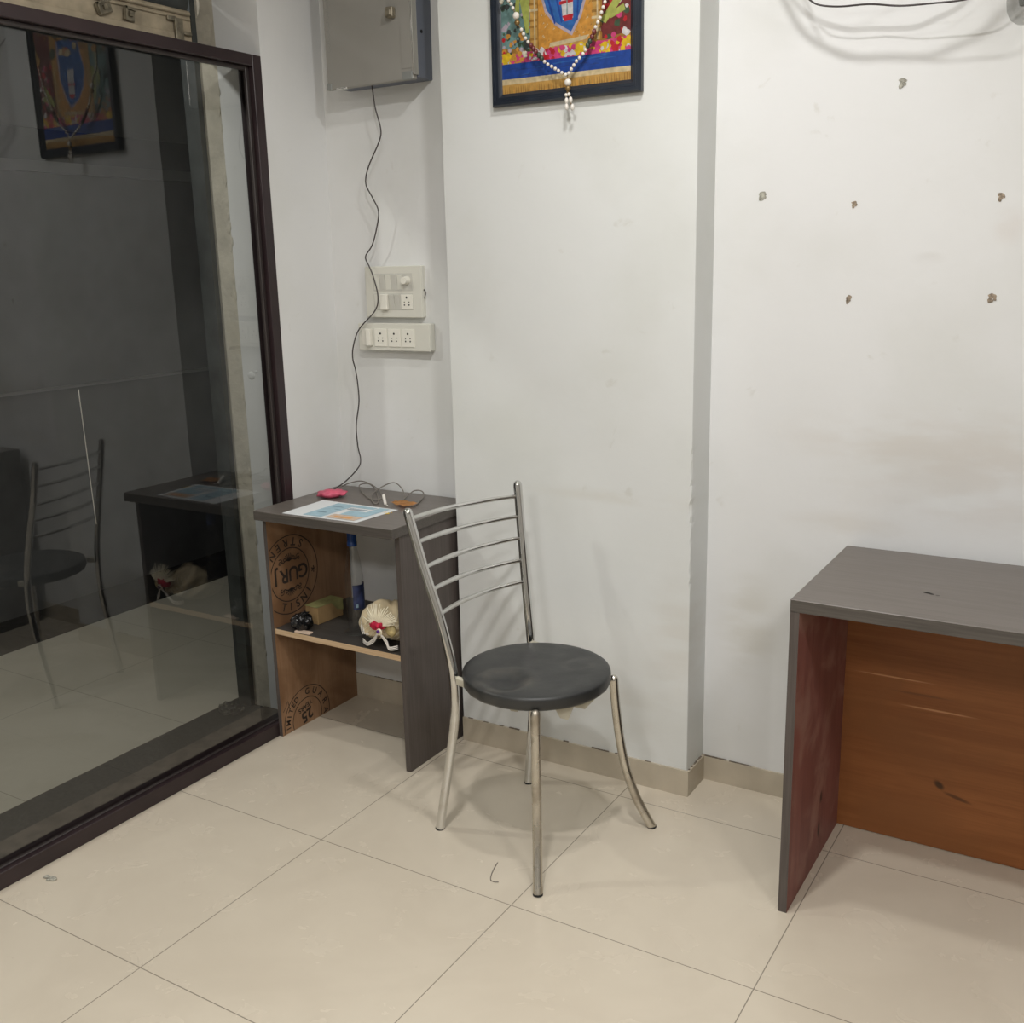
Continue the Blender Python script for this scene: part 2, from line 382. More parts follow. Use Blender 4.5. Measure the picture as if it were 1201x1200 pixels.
# pillar
bm = bmesh.new()
def jag(z, a): return noise.noise(Vector((z*9, a, 3.3)))
nz = 160; pr = []
for i in range(nz+1):
    z = ZC*i/nz
    chip = 0
    if .62 < z < 1.0: chip = max(0, noise.noise(Vector((z*28, 1.7, 0)))*.014)
    dx = jag(z, 0)*.0012
    pr.append((bm.verts.new((XP0+.001, YR+.02, z)), bm.verts.new((XP0+dx, YP, z)), bm.verts.new((XP0+.05, YP, z)),
               bm.verts.new((XP1-.02-chip*.3, YP, z)), bm.verts.new((XP1-.001-chip, YP+.0003, z)), bm.verts.new((XP1-chip*.3, YP+.006+chip*.4, z)), bm.verts.new((XP1, YP+.03, z)), bm.verts.new((XP1, YR+.02, z))))
for a, b in zip(pr, pr[1:]):
    for k in range(7): bm.faces.new((a[k], a[k+1], b[k+1], b[k]))
struct(mesh_obj('wall_pillar', bm, M['pillar']), 'white pillar with chipped right edge')
# recess back wall, slightly out of plumb
bm = bmesh.new()
yb0, yb1 = 2.672, 2.712
prism(bm, [(XL-.02, yb0, 0), (XP0+.05, yb0+.01, 0), (XP0+.05, 2.70, ZC), (XL-.02, yb1+.004, ZC)], (0, .1, 0))
struct(mesh_obj('wall_recess', bm, M['wall']), 'white wall in the recess behind the small table')
# left wall: far strip, near part
sbox('wall_left', XW+.06, XL, YJ, YR+.15, 0, ZC, M['wall'], 'white strip of wall between shop front and recess')
sbox('wall_left_near', XW+.06, XL, YF, .35, 0, ZC, M['wall'])
# raw plaster shutter jamb outside the reveal and steel guide beyond it
bm = bmesh.new()
box(bm, XW-.015, XW+.06, YJ+.0, YJ+.12, 0, ZC)
for k in range(26):
    z = random.uniform(.1, 2.4); sphere(bm, (XW+.055+random.uniform(-.004, .004), YJ-.001, z), random.uniform(.004, .009), 1, 0, (1, .3, 2.6))
struct(mesh_obj('trim_1', bm, M['jamb']), 'rough beige plaster jamb behind the glass')
bm = bmesh.new()
box(bm, XW-.075, XW-.015, YJ-.02, YJ+.1, 0, ZC)
struct(mesh_obj('trim_2', bm, M['shutter_dark']), 'dark steel guide channel of the shutter')
# plaster chip by the jamb
bm = bmesh.new(); sphere(bm, (-2.47, YJ+.001, 1.168), .014, 2, 0, (1.2, .35, 1)); sphere(bm, (-2.447, YJ+.001, 1.18), .008, 1, 0, (1.2, .4, .8))
struct(mesh_obj('trim_3', bm, M['wall']), 'small broken plaster lump on the jamb')
# skirting
def skirt(name, pts, h, m=M['skirt'], th=.007):
    bm = bmesh.new()
    (x0, y0, nx, ny, x1, y1) = pts
    ax = [(x0, y0), (x1, y1)]
    P = [(x0, y0, 0), (x1, y1, 0), (x1+nx*th, y1+ny*th, 0), (x0+nx*th, y0+ny*th, 0)]
    prism(bm, P, (0, 0, h), 0)
    # uneven dirty joint along the top
    n = 40
    for i in range(n):
        t0, t1 = i/n, (i+.9)/n
        if random.random() < .45: continue
        X0, Y0 = x0+(x1-x0)*t0, y0+(y1-y0)*t0; X1, Y1 = x0+(x1-x0)*t1, y0+(y1-y0)*t1
        hh = random.uniform(.0008, .0028)
        prism(bm, [(X0, Y0, h), (X1, Y1, h), (X1+nx*th*.7, Y1+ny*th*.7, h), (X0+nx*th*.7, Y0+ny*th*.7, h)], (0, 0, hh), 1)
    return struct(mesh_obj(name, bm, [m, M['grout']]))
skirt('baseboard_pillar', (XP0, YP, 0, -1, XP1+.007, YP), .079)
skirt('baseboard_pillar_side', (XP1, YP, 1, 0, XP1, YR), .076)
skirt('baseboard_back', (XP1+.007, YR, 0, -1, XR, YR), .073)
skirt('baseboard_recess', (XL, 2.676, 0, -1, XP0, 2.684), .086)

# ------------------------------------------------------------------ shop front window
win = struct(empty('window_1', (XL, 1.39, 0)), 'large fixed pane in a dark brown aluminium frame')
wl = Vector((XL, 1.39, 0))
def wobj(name, bm, m, **k):
    bmesh.ops.translate(bm, vec=-wl, verts=bm.verts[:]); return mesh_obj(name, bm, m, win, **k)
Y0w = .35
bm = bmesh.new()
box(bm, XL-.06, XL+.002, YJ-.036, YJ-.0005, 0.0, 2.112, bev=.0015)
box(bm, XL-.06, XL+.002, Y0w, Y0w+.036, 0, 2.112, bev=.0015)
wobj('window_stile', bm, M['frame'])
bm = bmesh.new(); box(bm, XL-.06, XL+.002, Y0w+.036, YJ-.036, 0.0, .046, bev=.0015); wobj('bottom_rail', bm, M['frame'])
bm = bmesh.new(); box(bm, XL-.06, XL+.002, Y0w+.036, YJ-.036, 2.080, 2.112, bev=.0015); wobj('top_rail', bm, M['frame'])
bm = bmesh.new()
for (a, b_, z0, z1) in ((YJ-.050, YJ-.036, .046, 2.08), (Y0w+.036, Y0w+.05, .046, 2.08)): box(bm, GX+.004, GX+.016, a, b_, z0, z1, bev=.002)
for (z0, z1) in ((.045, .050), (2.068, 2.08)): box(bm, GX+.004, GX+.016, Y0w+.05, YJ-.05, z0, z1, bev=.002)
wobj('glazing_bead', bm, M['bead'])
bm = bmesh.new()
vs = [bm.verts.new(p) for p in ((GX, Y0w+.036, .04), (GX, YJ-.036, .04), (GX, YJ-.036, 2.085), (GX, Y0w+.036, 2.085))]; bm.faces.new(vs)
wobj('glass_pane', bm, M['glass'])

# outside
sbox('floor_porch', -3.853, -2.68, -1.5, 4.6, -.15, 0, M['porch'], 'tiled porch outside the glass')
sbox('trim_4', -2.68, XW+.16, -1.5, 4.6, -.15, -.001, M['sill'], 'dark strip outside the glass')  # darker ground strip between porch tiles and window
sbox('trim_9', -2.535, GX-.002, -1.5, YJ, -.001, .004, M['ledge_reflection'], 'brownish strip standing in for the ledge reflection at the foot of the glass')  # reflection of the bottom ledge in the glass, painted as a brown strip
sbox('floor_street', -9, -3.853, -4, 9, -.6, -.45, M['asphalt'], 'dark street outside')
sbox('wall_outside', -5.8, -5.5, -3, 9, -.45, 4.5, M['outside'], 'dark building face across the street')
sbox('trim_5', -5.5, -5.44, -3, 9, 2.06, 2.12, M['outside_band'], 'pale ledge on the building outside')
sbox('trim_6', -5.5, -5.46, -3, 9, .835, .85, M['outside_band'])
bm = bmesh.new(); box(bm, -5.515, -5.49, -3, 9, 2.30, 3.6); struct(mesh_obj('trim_7', bm, M['outside_band']), 'paler upper wall of the building outside')
# shop front header above the opening outside
sbox('trim_8', XW-.15, XL, .35, YJ, 2.62, ZC, M['wall'])

# roller shutter, rolled up
sh = empty('roller_shutter', (-2.577, 1.4, 2.19))
tag(sh, 'rolled-up grey metal roller shutter with beige bottom bar above the glass', 'shutter')
o0 = Vector((-2.577, 1.4, 2.19))
def shobj(name, bm, m, parent=sh, **k):
    bmesh.ops.translate(bm, vec=-o0, verts=bm.verts[:]); return mesh_obj(name, bm, m, parent, **k)
bm = bmesh.new()
N = 7
for i in range(N):
    z0 = 2.262+i*.07
    P = []
    for k in range(7):
        t = k/6; P.append((-2.585+.012*math.sin(PI*t), z0+.068*t))
    for (xa, za), (xb, zb) in zip(P, P[1:]):
        vs = [bm.verts.new(q) for q in ((xa, .3, za), (xa, YJ-.03, za), (xb, YJ-.03, zb), (xb, .3, zb))]; bm.faces.new(vs)
bmesh.ops.remove_doubles(bm, verts=bm.verts[:], dist=1e-5)
bmesh.ops.solidify(bm, geom=bm.faces[:], thickness=.002)
shobj('slat_curtain', bm, M['shutter_dark'], smooth=True, angle=.8)
bm = bmesh.new()
box(bm, -2.590, -2.577, .3, YJ-.025, 2.17, 2.262, bev=.002)
box(bm, -2.577, -2.568, .3, YJ-.03, 2.246, 2.258, bev=.003)
box(bm, -2.577, -2.571, .3, YJ-.03, 2.233, 2.241, bev=.002)
box(bm, -2.577, -2.566, .3, YJ-.10, 2.17, 2.192, bev=.003)
bar = shobj('bottom_bar', bm, M['shutter_bar'])
for (y, z, w, h, a) in ((2.085, 2.216, .05, .034, .35), (2.17, 2.212, .036, .036, -.12)):
    bm = bmesh.new(); R1 = Matrix.Translation((-2.566, y, z)) @ Matrix.Rotation(a, 4, 'X')
    box(bm, -.004, .004, -w/2, w/2, -h/2, h/2, bev=.002, rot=R1)
    box(bm, .004, .010, -w/2, w/2, h/2-.006, h/2, rot=R1); box(bm, .004, .010, -w/2, -w/2+.005, -h/2, h/2, rot=R1)
    box(bm, .004, .011, -.006, .006, -.006, .006, rot=R1)
    shobj('lock_hasp', bm, M['lock'])
bm = bmesh.new()   # slide bolt near the jamb
box(bm, -2.572, -2.562, 2.335, 2.365, 2.17, 2.232, bev=.002); box(bm, -2.574, -2.566, 2.31, 2.345, 2.222, 2.236, bev=.002); box(bm, -2.574, -2.566, 2.37, 2.40, 2.19, 2.20, bev=.002)
shobj('slide_bolt', bm, M['lock'])

# thread hanging outside the glass and crumpled film in the corner
bm = bmesh.new(); tube(bm, catmull([(-2.45, 1.776, 1.199), (-2.45, 1.778, 1.05), (-2.45, 1.779, .95), (-2.45, 1.781, .824)], 4), .0012, 6)
# (anchored to the reveal top by the same strand)
tag(mesh_obj('hanging_thread', bm, M['pearl'], smooth=True), 'thin pale thread hanging behind the glass above the reflected chair', 'thread')
bm = bmesh.new(); vs = sphere(bm, (0, 0, .022), .04, 3, 0, (1.1, .9, .5))
for v in bm.verts:
    n = (abs(noise.noise(v.co*55))*.030-.008); v.co += v.co.normalized()*n; v.co.z = max(.0, v.co.z)
o = mesh_obj('crumpled_film', bm, M['foil']); o.location = (-2.595, 2.33, -.0005)
tag(o, 'crumpled shiny clear film on the sill behind the glass corner', 'wrapper')

# ------------------------------------------------------------------ text helper
def text_mesh(bm, s, size, M4, mi=0, clip=None, bold=0.0):
    cu = bpy.data.curves.new('txt', 'FONT'); cu.body = s; cu.size = size; cu.align_x = 'CENTER'; cu.align_y = 'CENTER'; cu.offset = bold
    ob = bpy.data.objects.new('txt', cu); C.objects.link(ob)
    dg = bpy.context.evaluated_depsgraph_get(); dg.update()
    me = bpy.data.meshes.new_from_object(ob.evaluated_get(dg))
    b2 = bmesh.new(); b2.from_mesh(me); bmesh.ops.transform(b2, matrix=M4, verts=b2.verts[:])
    m2 = bpy.data.meshes.new('t'); b2.to_mesh(m2); b2.free()
    n0 = len(bm.faces); bm.from_mesh(m2); bm.faces.ensure_lookup_table()
    for f in bm.faces[n0:]: f.material_index = mi
    bpy.data.objects.remove(ob); bpy.data.curves.remove(cu); bpy.data.meshes.remove(me); bpy.data.meshes.remove(m2)
# local 2D (u,v) on a panel facing +X : u -> +Y, v -> +Z
def face_x(x, y, z, ang=0):
    B = Matrix(((0, 0, 1, 0), (1, 0, 0, 0), (0, 1, 0, 0), (0, 0, 0, 1)))
    return Matrix.Translation((x, y, z)) @ B @ Matrix.Rotation(ang, 4, 'Z')
def ring2d(bm, M4, R, w, seg=72, mi=0):
    a = [bm.verts.new(M4 @ Vector((R*math.cos(2*PI*k/seg), R*math.sin(2*PI*k/seg), 0))) for k in range(seg)]
    b = [bm.verts.new(M4 @ Vector(((R-w)*math.cos(2*PI*k/seg), (R-w)*math.sin(2*PI*k/seg), 0))) for k in range(seg)]
    for k in range(seg): f = bm.faces.new((a[k], a[(k+1) % seg], b[(k+1) % seg], b[k])); f.material_index = mi
def stroke2d(bm, M4, pts, w):
    P = catmull([(x, y, 0) for x, y in pts], 5)
    for a, b in zip(P, P[1:]):
        d = (b-a);
        if d.length < 1e-7: continue
        n = Vector((-d.y, d.x, 0)).normalized()*w/2
        bm.faces.new([bm.verts.new(M4 @ q) for q in (a+n, b+n, b-n, a-n)])
def clip(bm, co, no):
    bmesh.ops.bisect_plane(bm, geom=bm.verts[:]+bm.edges[:]+bm.faces[:], plane_co=co, plane_no=no, clear_outer=True)

# ------------------------------------------------------------------ small open table in the recess
ZT = .7737
tb = empty('side_table', (-2.05, 2.46, 0)); tl = Vector((-2.05, 2.46, 0))
tag(tb, 'small grey-brown laminate table with stamped plywood inside and one shelf, in the wall recess', 'table')
def tobj(name, bm, m, parent=tb, **k):
    bmesh.ops.translate(bm, vec=-tl, verts=bm.verts[:]); return mesh_obj(name, bm, m, parent, **k)
def set_faces(bm, test, mi):
    for f in bm.faces:
        if test(f): f.material_index = mi
# top (overhangs front and right)
bm = bmesh.new()
box(bm, XL+.001, -1.7846, 2.2504, YJ+.239, ZT-.030, ZT, bev=.0012)
bm.normal_update()
set_faces(bm, lambda f: f.normal.z < .6, 1)
tobj('table_top', bm, [M['lam_top'], M['lam_edge']])
# left side panel (plywood inner face)
bm = bmesh.new(); box(bm, XL+.002, -2.311, 2.286, 2.672, 0, ZT-.030)
bm.normal_update(); set_faces(bm, lambda f: f.normal.x > -.5, 1); set_faces(bm, lambda f: f.normal.x < -.5, 0)
set_faces(bm, lambda f: f.normal.y < -.5, 2)
lp = tobj('side_panel', bm, [M['lam_side'], M['ply'], M['lam_side']])
# right side panel
bm = bmesh.new(); box(bm, -1.808, -1.790, 2.290, 2.672, 0, ZT-.030, bev=.0008)
tobj('side_panel', bm, M['lam_side'])
# shelf
bm = bmesh.new(); box(bm, -2.311, -1.808, 2.290, 2.655, .358, .376)
bm.normal_update(); set_faces(bm, lambda f: f.normal.z > .5, 1); set_faces(bm, lambda f: f.normal.y < -.5, 2); set_faces(bm, lambda f: f.normal.z < -.5, 1)
tobj('shelf', bm, [M['ply'], M['shelf_top'], M['ply_edge']])
# rounded wood block at bottom front of left panel
# stamps on the inside of the left panel
bm = bmesh.new(); XI = -2.3104
cy, cz = 2.375, .535
F0 = face_x(XI, cy, cz)
ring2d(bm, F0, .132, .0035); ring2d(bm, F0, .090, .0035)
for ch, du in (('G', .060), ('U', .016), ('R', -.026), ('J', -.066)):
    text_mesh(bm, ch, .066, face_x(XI, cy+du, cz+.002, PI), bold=.0012)
# top arc reads upside down, right to left
for i, ch in enumerate('STREN'):
    a = math.radians(58+i*19)          # angle measured from +Y
    r = .110
    text_mesh(bm, ch, .038, face_x(XI, cy+r*math.cos(a), cz+r*math.sin(a), a+PI/2), bold=.0006)
for i, ch in enumerate('INSIT'):
    a = math.radians(-42-i*17); r = .110
    text_mesh(bm, ch, .038, face_x(XI, cy+r*math.cos(a), cz+r*math.sin(a), a-PI/2+PI), bold=.0006)
text_mesh(bm, '*', .05, face_x(XI, cy+.111, cz+.0, PI), bold=.0006)
# leafy scrolls above and below the word
for sg in (1, -1):
    B = F0 @ Matrix.Diagonal((1, sg, 1, 1)) @ Matrix.Translation((0, .046, 0))
    for k in range(7):
        a = PI/2+(k-3)*.33; stroke2d(bm, B, [(0, 0), (.012*math.cos(a), .012*math.sin(a)), (.026*math.cos(a*1.02), .026*math.sin(a))], .0030)
    for s2 in (1, -1):
        stroke2d(bm, B, [(0, 0), (s2*.015, .004), (s2*.03, -.002), (s2*.042, .006), (s2*.048, -.002), (s2*.04, -.004)], .0038)
        stroke2d(bm, B, [(s2*.012, .002), (s2*.018, .012), (s2*.026, .008), (s2*.022, .003)], .003)
        stroke2d(bm, B, [(s2*.03, -.002), (s2*.036, .012), (s2*.048, .013)], .003)
clip(bm, (0, 2.2905, 0), (0, -1, 0))
st = tobj('printed_stamp', bm, M['ink'], lp); st['label'] = 'round black stamp reading GURJ'
bm = bmesh.new(); cy, cz = 2.407, .022; F0 = face_x(XI, cy, cz)
ring2d(bm, F0, .112, .003); ring2d(bm, F0, .072, .003)
for i, ch in enumerate('GUARA'):
    a = math.radians(86-i*23); r = .091
    text_mesh(bm, ch, .030, face_x(XI, cy+r*math.cos(a), cz+r*math.sin(a), a-PI/2), bold=.0006)
for i, ch in enumerate('LIMITED'):
    a = math.radians(196-i*12.5); r = .091
    text_mesh(bm, ch, .027, face_x(XI, cy+r*math.cos(a), cz+r*math.sin(a), a-PI/2), bold=.0006)
text_mesh(bm, 'YEARS', .024, face_x(XI, cy-.008, cz+.042, PI+.25), bold=.0006)
text_mesh(bm, '25', .055, face_x(XI, cy-.002, cz+.010, PI+.25), bold=.0012)
stroke2d(bm, F0, [(-.112, .06), (-.098, .075), (-.088, .09), (-.082, .062)], .0022)
clip(bm, (0, 0, .001), (0, 0, -1)); clip(bm, (0, 2.2865, 0), (0, -1, 0))
st = tobj('printed_stamp', bm, M['ink'], lp); st['label'] = 'round black guarantee stamp at the foot of the panel'

# ------------------------------------------------------------------ desk at right
dk = empty('desk', (0, 2.40, 0)); dl = Vector((0, 2.40, 0))
tag(dk, 'grey-brown laminate desk with open front and reddish plywood inside, against the back wall', 'desk')
def dobj(name, bm, m, parent=dk, **k):
    bmesh.ops.translate(bm, vec=-dl, verts=bm.verts[:]); return mesh_obj(name, bm, m, parent, **k)
XD0, XD1 = -.615, .62
bm = bmesh.new(); box(bm, XD0, XD1, 2.157, 2.650, ZT-.029, ZT, bev=.0012); bm.normal_update()
set_faces(bm, lambda f: f.normal.z < .6, 1)
dobj('desk_top', bm, [M['lam_top'], M['lam_edge']])
bm = bmesh.new(); box(bm, XD0+.0005, -.594, 2.1575, 2.645, 0, ZT-.029); bm.normal_update()
set_faces(bm, lambda f: f.normal.x > .5, 1)
dobj('side_panel', bm, [M['lam_side'], M['red_ply']])
bm = bmesh.new(); box(bm, .599, XD1-.0005, 2.1575, 2.645, 0, ZT-.029); bm.normal_update()
set_faces(bm, lambda f: f.normal.x < -.5, 1)
dobj('side_panel', bm, [M['lam_side'], M['red_ply']])
bm = bmesh.new(); box(bm, -.594, .599, 2.615, 2.633, 0.002, ZT-.029); bm.normal_update()
set_faces(bm, lambda f: f.normal.y < -.5, 1)
o = dobj('back_panel', bm, [M['lam_side'], M['orange_ply']]); o['label'] = 'orange-brown knotted plywood back'
# scuff on the desk top
bm = bmesh.new()
for k in range(7):
    x, y = -.353+random.uniform(-.014, .014), 2.331+random.uniform(-.006, .006); r = random.uniform(.002, .006)
    bm.faces.new([bm.verts.new((x+r*math.cos(a)*1.6, y+r*math.sin(a), ZT+.0003)) for a in [k2*PI/4 for k2 in range(8)]])
o = dobj('scuff_mark', bm, M['shelf_top'])

# ------------------------------------------------------------------ chrome chair
ch = empty('dining_chair', (-1.28375, 2.192, 0), math.atan2(-.22459, .97445))
tag(ch, 'chrome tube chair with five curved back rungs and round black vinyl seat', 'chair')
# seat cushion
bm = bmesh.new()
prof = []
R, zt, zb = .1945, .4737, .437
SEG = 72
rads = [0, .015, .03, .045, .06, .075, .09, .105, .12, .135, .15, .162, .172, .180, .186, .1902, .1930, .1945, .1949]
zs =   [0]*11+[0, -.0003, -.0008, -.0016, -.0030, -.0050, -.0085, -.0130]
rings = []
def dent(x, y):
    d = math.hypot((x-.0)/.055, (y+.115)/.06)
    z = -.0120*math.exp(-(d**2)**1.7) + .0034*math.exp(-((d-1.22)/.24)**2)
    z += .0016*noise.noise(Vector((x*12, y*12, .5)))+.001*noise.noise(Vector((x*30, y*14, 2.5)))
    return z
for r, dz in zip(rads, zs):
    if r == 0: rings.append([bm.verts.new((0, 0, zt+dent(0, 0)))]); continue
    fade = 1 if r < .15 else max(0, 1-(r-.15)/.04)
    rings.append([bm.verts.new((r*math.cos(a), r*math.sin(a), zt+dz+dent(r*math.cos(a), r*math.sin(a))*fade)) for a in [2*PI*k/SEG for k in range(SEG)]])
for r, z in ((.1947, zb+.009), (.193, zb+.004), (.190, zb)):
    rings.append([bm.verts.new(((r+.0008*math.sin(k*1.9))*math.cos(2*PI*k/SEG), (r+.0008*math.sin(k*1.9))*math.sin(2*PI*k/SEG), z)) for k in range(SEG)])
rings.append([bm.verts.new((0, 0, zb))])
for a, b in zip(rings, rings[1:]):
    for k in range(SEG):
        k2 = (k+1) % SEG
        if len(a) == 1: bm.faces.new((a[0], b[k], b[k2]))
        elif len(b) == 1: bm.faces.new((a[k], a[k2], b[0]))
        else: bm.faces.new((a[k], a[k2], b[k2], b[k]))
mesh_obj('seat', bm, M['vinyl'], ch, smooth=True, angle=1.2)
# rear posts (one bent tube each, foot to top)
def yl(z):   # lateral half distance of the rear posts at height z
    return None
postL = [(-.209, -.174, .002), (-.182, -.172, .13), (-.157, -.168, .251), (-.142, -.165, .34), (-.140, -.163, .42), (-.150, -.163, .50), (-.183, -.168, .62), (-.230, -.177, .755), (-.268, -.186, .885)]
postR = [(-.205, .174, .002), (-.190, .172, .13), (-.175, .168, .251), (-.168, .165, .34), (-.170, .163, .42), (-.176, .163, .50), (-.193, .168, .62), (-.213, .177, .755), (-.234, .186, .900)]
def post_at(P, z):
    Q = catmull(P, 8)
    for a, b in zip(Q, Q[1:]):
        if a.z <= z <= b.z: return a.lerp(b, (z-a.z)/(b.z-a.z))
    return Q[-1]
for P in (postL, postR):
    bm = bmesh.new(); tube(bm, catmull(P, 6), .0122, 20, cap='round')
    bmesh.ops.bisect_plane(bm, geom=bm.verts[:]+bm.edges[:]+bm.faces[:], plane_co=(0, 0, .003), plane_no=(0, 0, -1), clear_outer=True)
    leg = mesh_obj('rear_leg', bm, [M['chrome']], ch, smooth=True, angle=1.0)
    bm = bmesh.new(); f = Vector(P[0]); tube(bm, [(f.x, f.y, 0), (f.x, f.y, .005)], .0126, 16)
    mesh_obj('foot_cap', bm, M['rubber'], leg, smooth=True, angle=.8)
# front legs
rd = [(.439, .203), (.40, .205), (.354, .209), (.268, .219), (.18, .235), (.096, .262), (.045, .285), (.002, .307)]
for sy, ang in ((1, math.atan2(.219, .216)), (-1, math.atan2(-.219, .198))):
    bm = bmesh.new(); k = 1 if sy > 0 else .295/.307
    P = [(r*(1 if z > .3 else 1-(1-k)*(1-z/.3))*math.cos(ang), r*(1 if z > .3 else 1-(1-k)*(1-z/.3))*math.sin(ang), z) for z, r in rd]
    P[0] = (P[0][0], P[0][1], .434)
    tube(bm, catmull(P, 6)[::-1], .0122, 20, cap='round')
    bmesh.ops.bisect_plane(bm, geom=bm.verts[:]+bm.edges[:]+bm.faces[:], plane_co=(0, 0, .003), plane_no=(0, 0, -1), clear_outer=True)
    leg = mesh_obj('front_leg', bm, M['chrome_worn'], ch, smooth=True, angle=1.0)
    bm = bmesh.new(); f = Vector(P[-1]); tube(bm, [(f.x, f.y, 0), (f.x*.998, f.y*.998, .005)], .0126, 16)
    mesh_obj('foot_cap', bm, M['rubber'], leg, smooth=True, angle=.8)
# back rungs
for zl, zr in ((.868, .868), (.807, .812), (.742, .752), (.685, .690), (.622, .630)):
    a = post_at(postL, zl); b = post_at(postR, zr); bm = bmesh.new(); P = []
    for k in range(25):
        t = k/24; q = a.lerp(b, t); bow = 4*t*(1-t); q.x -= .030*bow; q.z += .0*bow; P.append(q)
    tube(bm, P, [.0052+.0016*math.sin(PI*k/24) for k in range(25)], 12, flat=1.0)
    mesh_obj('back_rung', bm, M['chrome'], ch, smooth=True, angle=1.0)
# under-seat brackets of cream plastic
def wedge(x, y, w, h, rz, d=.03):
    bm = bmesh.new()
    Rm = Matrix.Translation((x, y, zb)) @ Matrix.Rotation(rz, 4, 'Z')
    P = [(-w/2, 0, 0), (w/2, 0, 0), (w*.22, 0, -h), (-w*.12, 0, -h*.92)]
    vs0 = len(bm.verts); a = [bm.verts.new(Rm @ Vector(p)) for p in P]; b = [bm.verts.new(Rm @ (Vector(p)+Vector((0, d, 0)))) for p in P]
    bm.faces.new(a); bm.faces.new(b[::-1])
    for i in range(4): bm.faces.new((a[i], b[i], b[(i+1) % 4], a[(i+1) % 4]))
    mesh_obj('under_seat_bracket', bm, M['cream_plastic'], ch)
wedge(.04, -.13, .05, .032, .7); wedge(.145, -.06, .06, .045, .5, .02); wedge(.15, -.01, .09, .03, .4); wedge(-.1, .1, .06, .03, -.6)
for s, q in ((-1, post_at(postL, .452)), (1, post_at(postR, .452))):
    bm = bmesh.new(); box(bm, q.x+.0, q.x+.045, q.y-s*.004-.007, q.y-s*.004+.007, .440, .462, bev=.003)
    mesh_obj('seat_connector', bm, M['cream_plastic'], ch)

# ------------------------------------------------------------------ framed picture
YK = YP-.002
pc = empty('framed_picture', (-1.374, YP, 2.2)); pl0 = Vector((-1.374, YP, 2.2))
tag(pc, 'framed colourful picture in dark navy frame hanging high on the pillar', 'picture')
def pobj(name, bm, m, **k):
    bmesh.ops.translate(bm, vec=-pl0, verts=bm.verts[:]); return mesh_obj(name, bm, m, pc, **k)
X0, X1, Z0, Z1 = -1.594, -1.154, 1.915, 2.50
prof = [(0, 0), (0, -.014), (.004, -.020), (.012, -.021), (.014, -.017), (.022, -.018), (.027, -.012), (.031, -.010), (.031, 0)]
bm = bmesh.new()
rings = []
for (cx, cz, sx, sz) in ((X0, Z0, 1, 1), (X1, Z0, -1, 1), (X1, Z1, -1, -1), (X0, Z1, 1, -1)):
    rings.append([bm.verts.new((cx+sx*u, YK+v, cz+sz*u)) for u, v in prof])
for i in range(4):
    a, b = rings[i], rings[(i+1) % 4]
    for k in range(len(prof)): bm.faces.new((a[k], b[k], b[(k+1) % len(prof)], a[(k+1) % len(prof)]))
pobj('picture_frame', bm, M['pic_frame'], smooth=True, angle=.5)
bm = bmesh.new(); names = [k for k in M if k.startswith('p_')]; mi = {n: i for i, n in enumerate(names)}
lay = [0]
def poly(pts, n, eps=None):
    lay[0] += 1; y = YK-.009-lay[0]*.0000025
    f = bm.faces.new([bm.verts.new((x, y, z)) for x, z in pts]); f.material_index = mi[n]
def blob(x, z, r, n, k=7, jit=.3):
    poly([(x+r*(1+random.uniform(-jit, jit))*math.cos(2*PI*i/k), z+r*(1+random.uniform(-jit, jit))*math.sin(2*PI*i/k)) for i in range(k)], n)
xa, xb = X0+.029, X1-.029; za, zb2 = Z0+.028, Z1-.028
poly([(xa, za), (xb, za), (xb, zb2), (xa, zb2)], 'p_gold2')
poly([(xa, 2.06), (-1.475, 2.05), (-1.475, zb2), (xa, zb2)], 'p_teal')
poly([(-1.265, 2.05), (xb, 2.06), (xb, zb2), (-1.265, zb2)], 'p_maroon')
def clampx(x): return min(max(x, xa+.008), xb-.008)
for k in range(60): blob(clampx(random.uniform(xa, -1.48)), random.uniform(2.04, 2.2), random.uniform(.003, .009), random.choice(['p_dark', 'p_green', 'p_lav', 'p_dark', 'p_teal']))
for k in range(14): blob(clampx(random.uniform(xa, -1.5)), random.uniform(2.04, 2.09), random.uniform(.004, .007), random.choice(['p_red', 'p_orange', 'p_green']))
for k in range(46): blob(clampx(random.uniform(-1.262, xb)), random.uniform(2.05, 2.22), random.uniform(.005, .010), random.choice(['p_red', 'p_red', 'p_pink', 'p_maroon', 'p_green', 'p_white']))
poly([(-1.27, 2.095), (-1.215, 2.16), (-1.205, 2.14), (-1.255, 2.085)], 'p_lime'); poly([(-1.25, 2.105), (-1.205, 2.125), (-1.20, 2.11), (-1.24, 2.095)], 'p_lime')
poly([(-1.505, 2.17), (-1.49, 2.2), (-1.475, 2.2), (-1.48, 2.09), (-1.488, 2.09)], 'p_lime')
poly([(-1.52, 2.15), (-1.51, 2.24), (-1.502, 2.24), (-1.508, 2.13)], 'p_lime')
# throne panel with columns
poly([(-1.45, 2.03), (-1.28, 2.03), (-1.28, 2.42), (-1.45, 2.42)], 'p_orange')
for k in range(90):
    x, z = random.uniform(-1.444, -1.29), random.uniform(2.06, 2.14)
    poly([(x, z), (x+.006, z+.002), (x+.004, z+.005)], random.choice(['p_gold', 'p_gold2', 'p_cream']))
for x0 in (-1.475, -1.292):
    poly([(x0, 2.05), (x0+.022, 2.05), (x0+.02, 2.42), (x0+.002, 2.42)], 'p_gold')
    for zz in (2.07, 2.10, 2.115, 2.14, 2.155): poly([(x0-.002, zz), (x0+.024, zz), (x0+.024, zz+.006), (x0-.002, zz+.006)], random.choice(['p_gold2', 'p_cream']))
    poly([(x0+.012, 2.05), (x0+.016, 2.05), (x0+.016, 2.2), (x0+.012, 2.2)], 'p_cream')
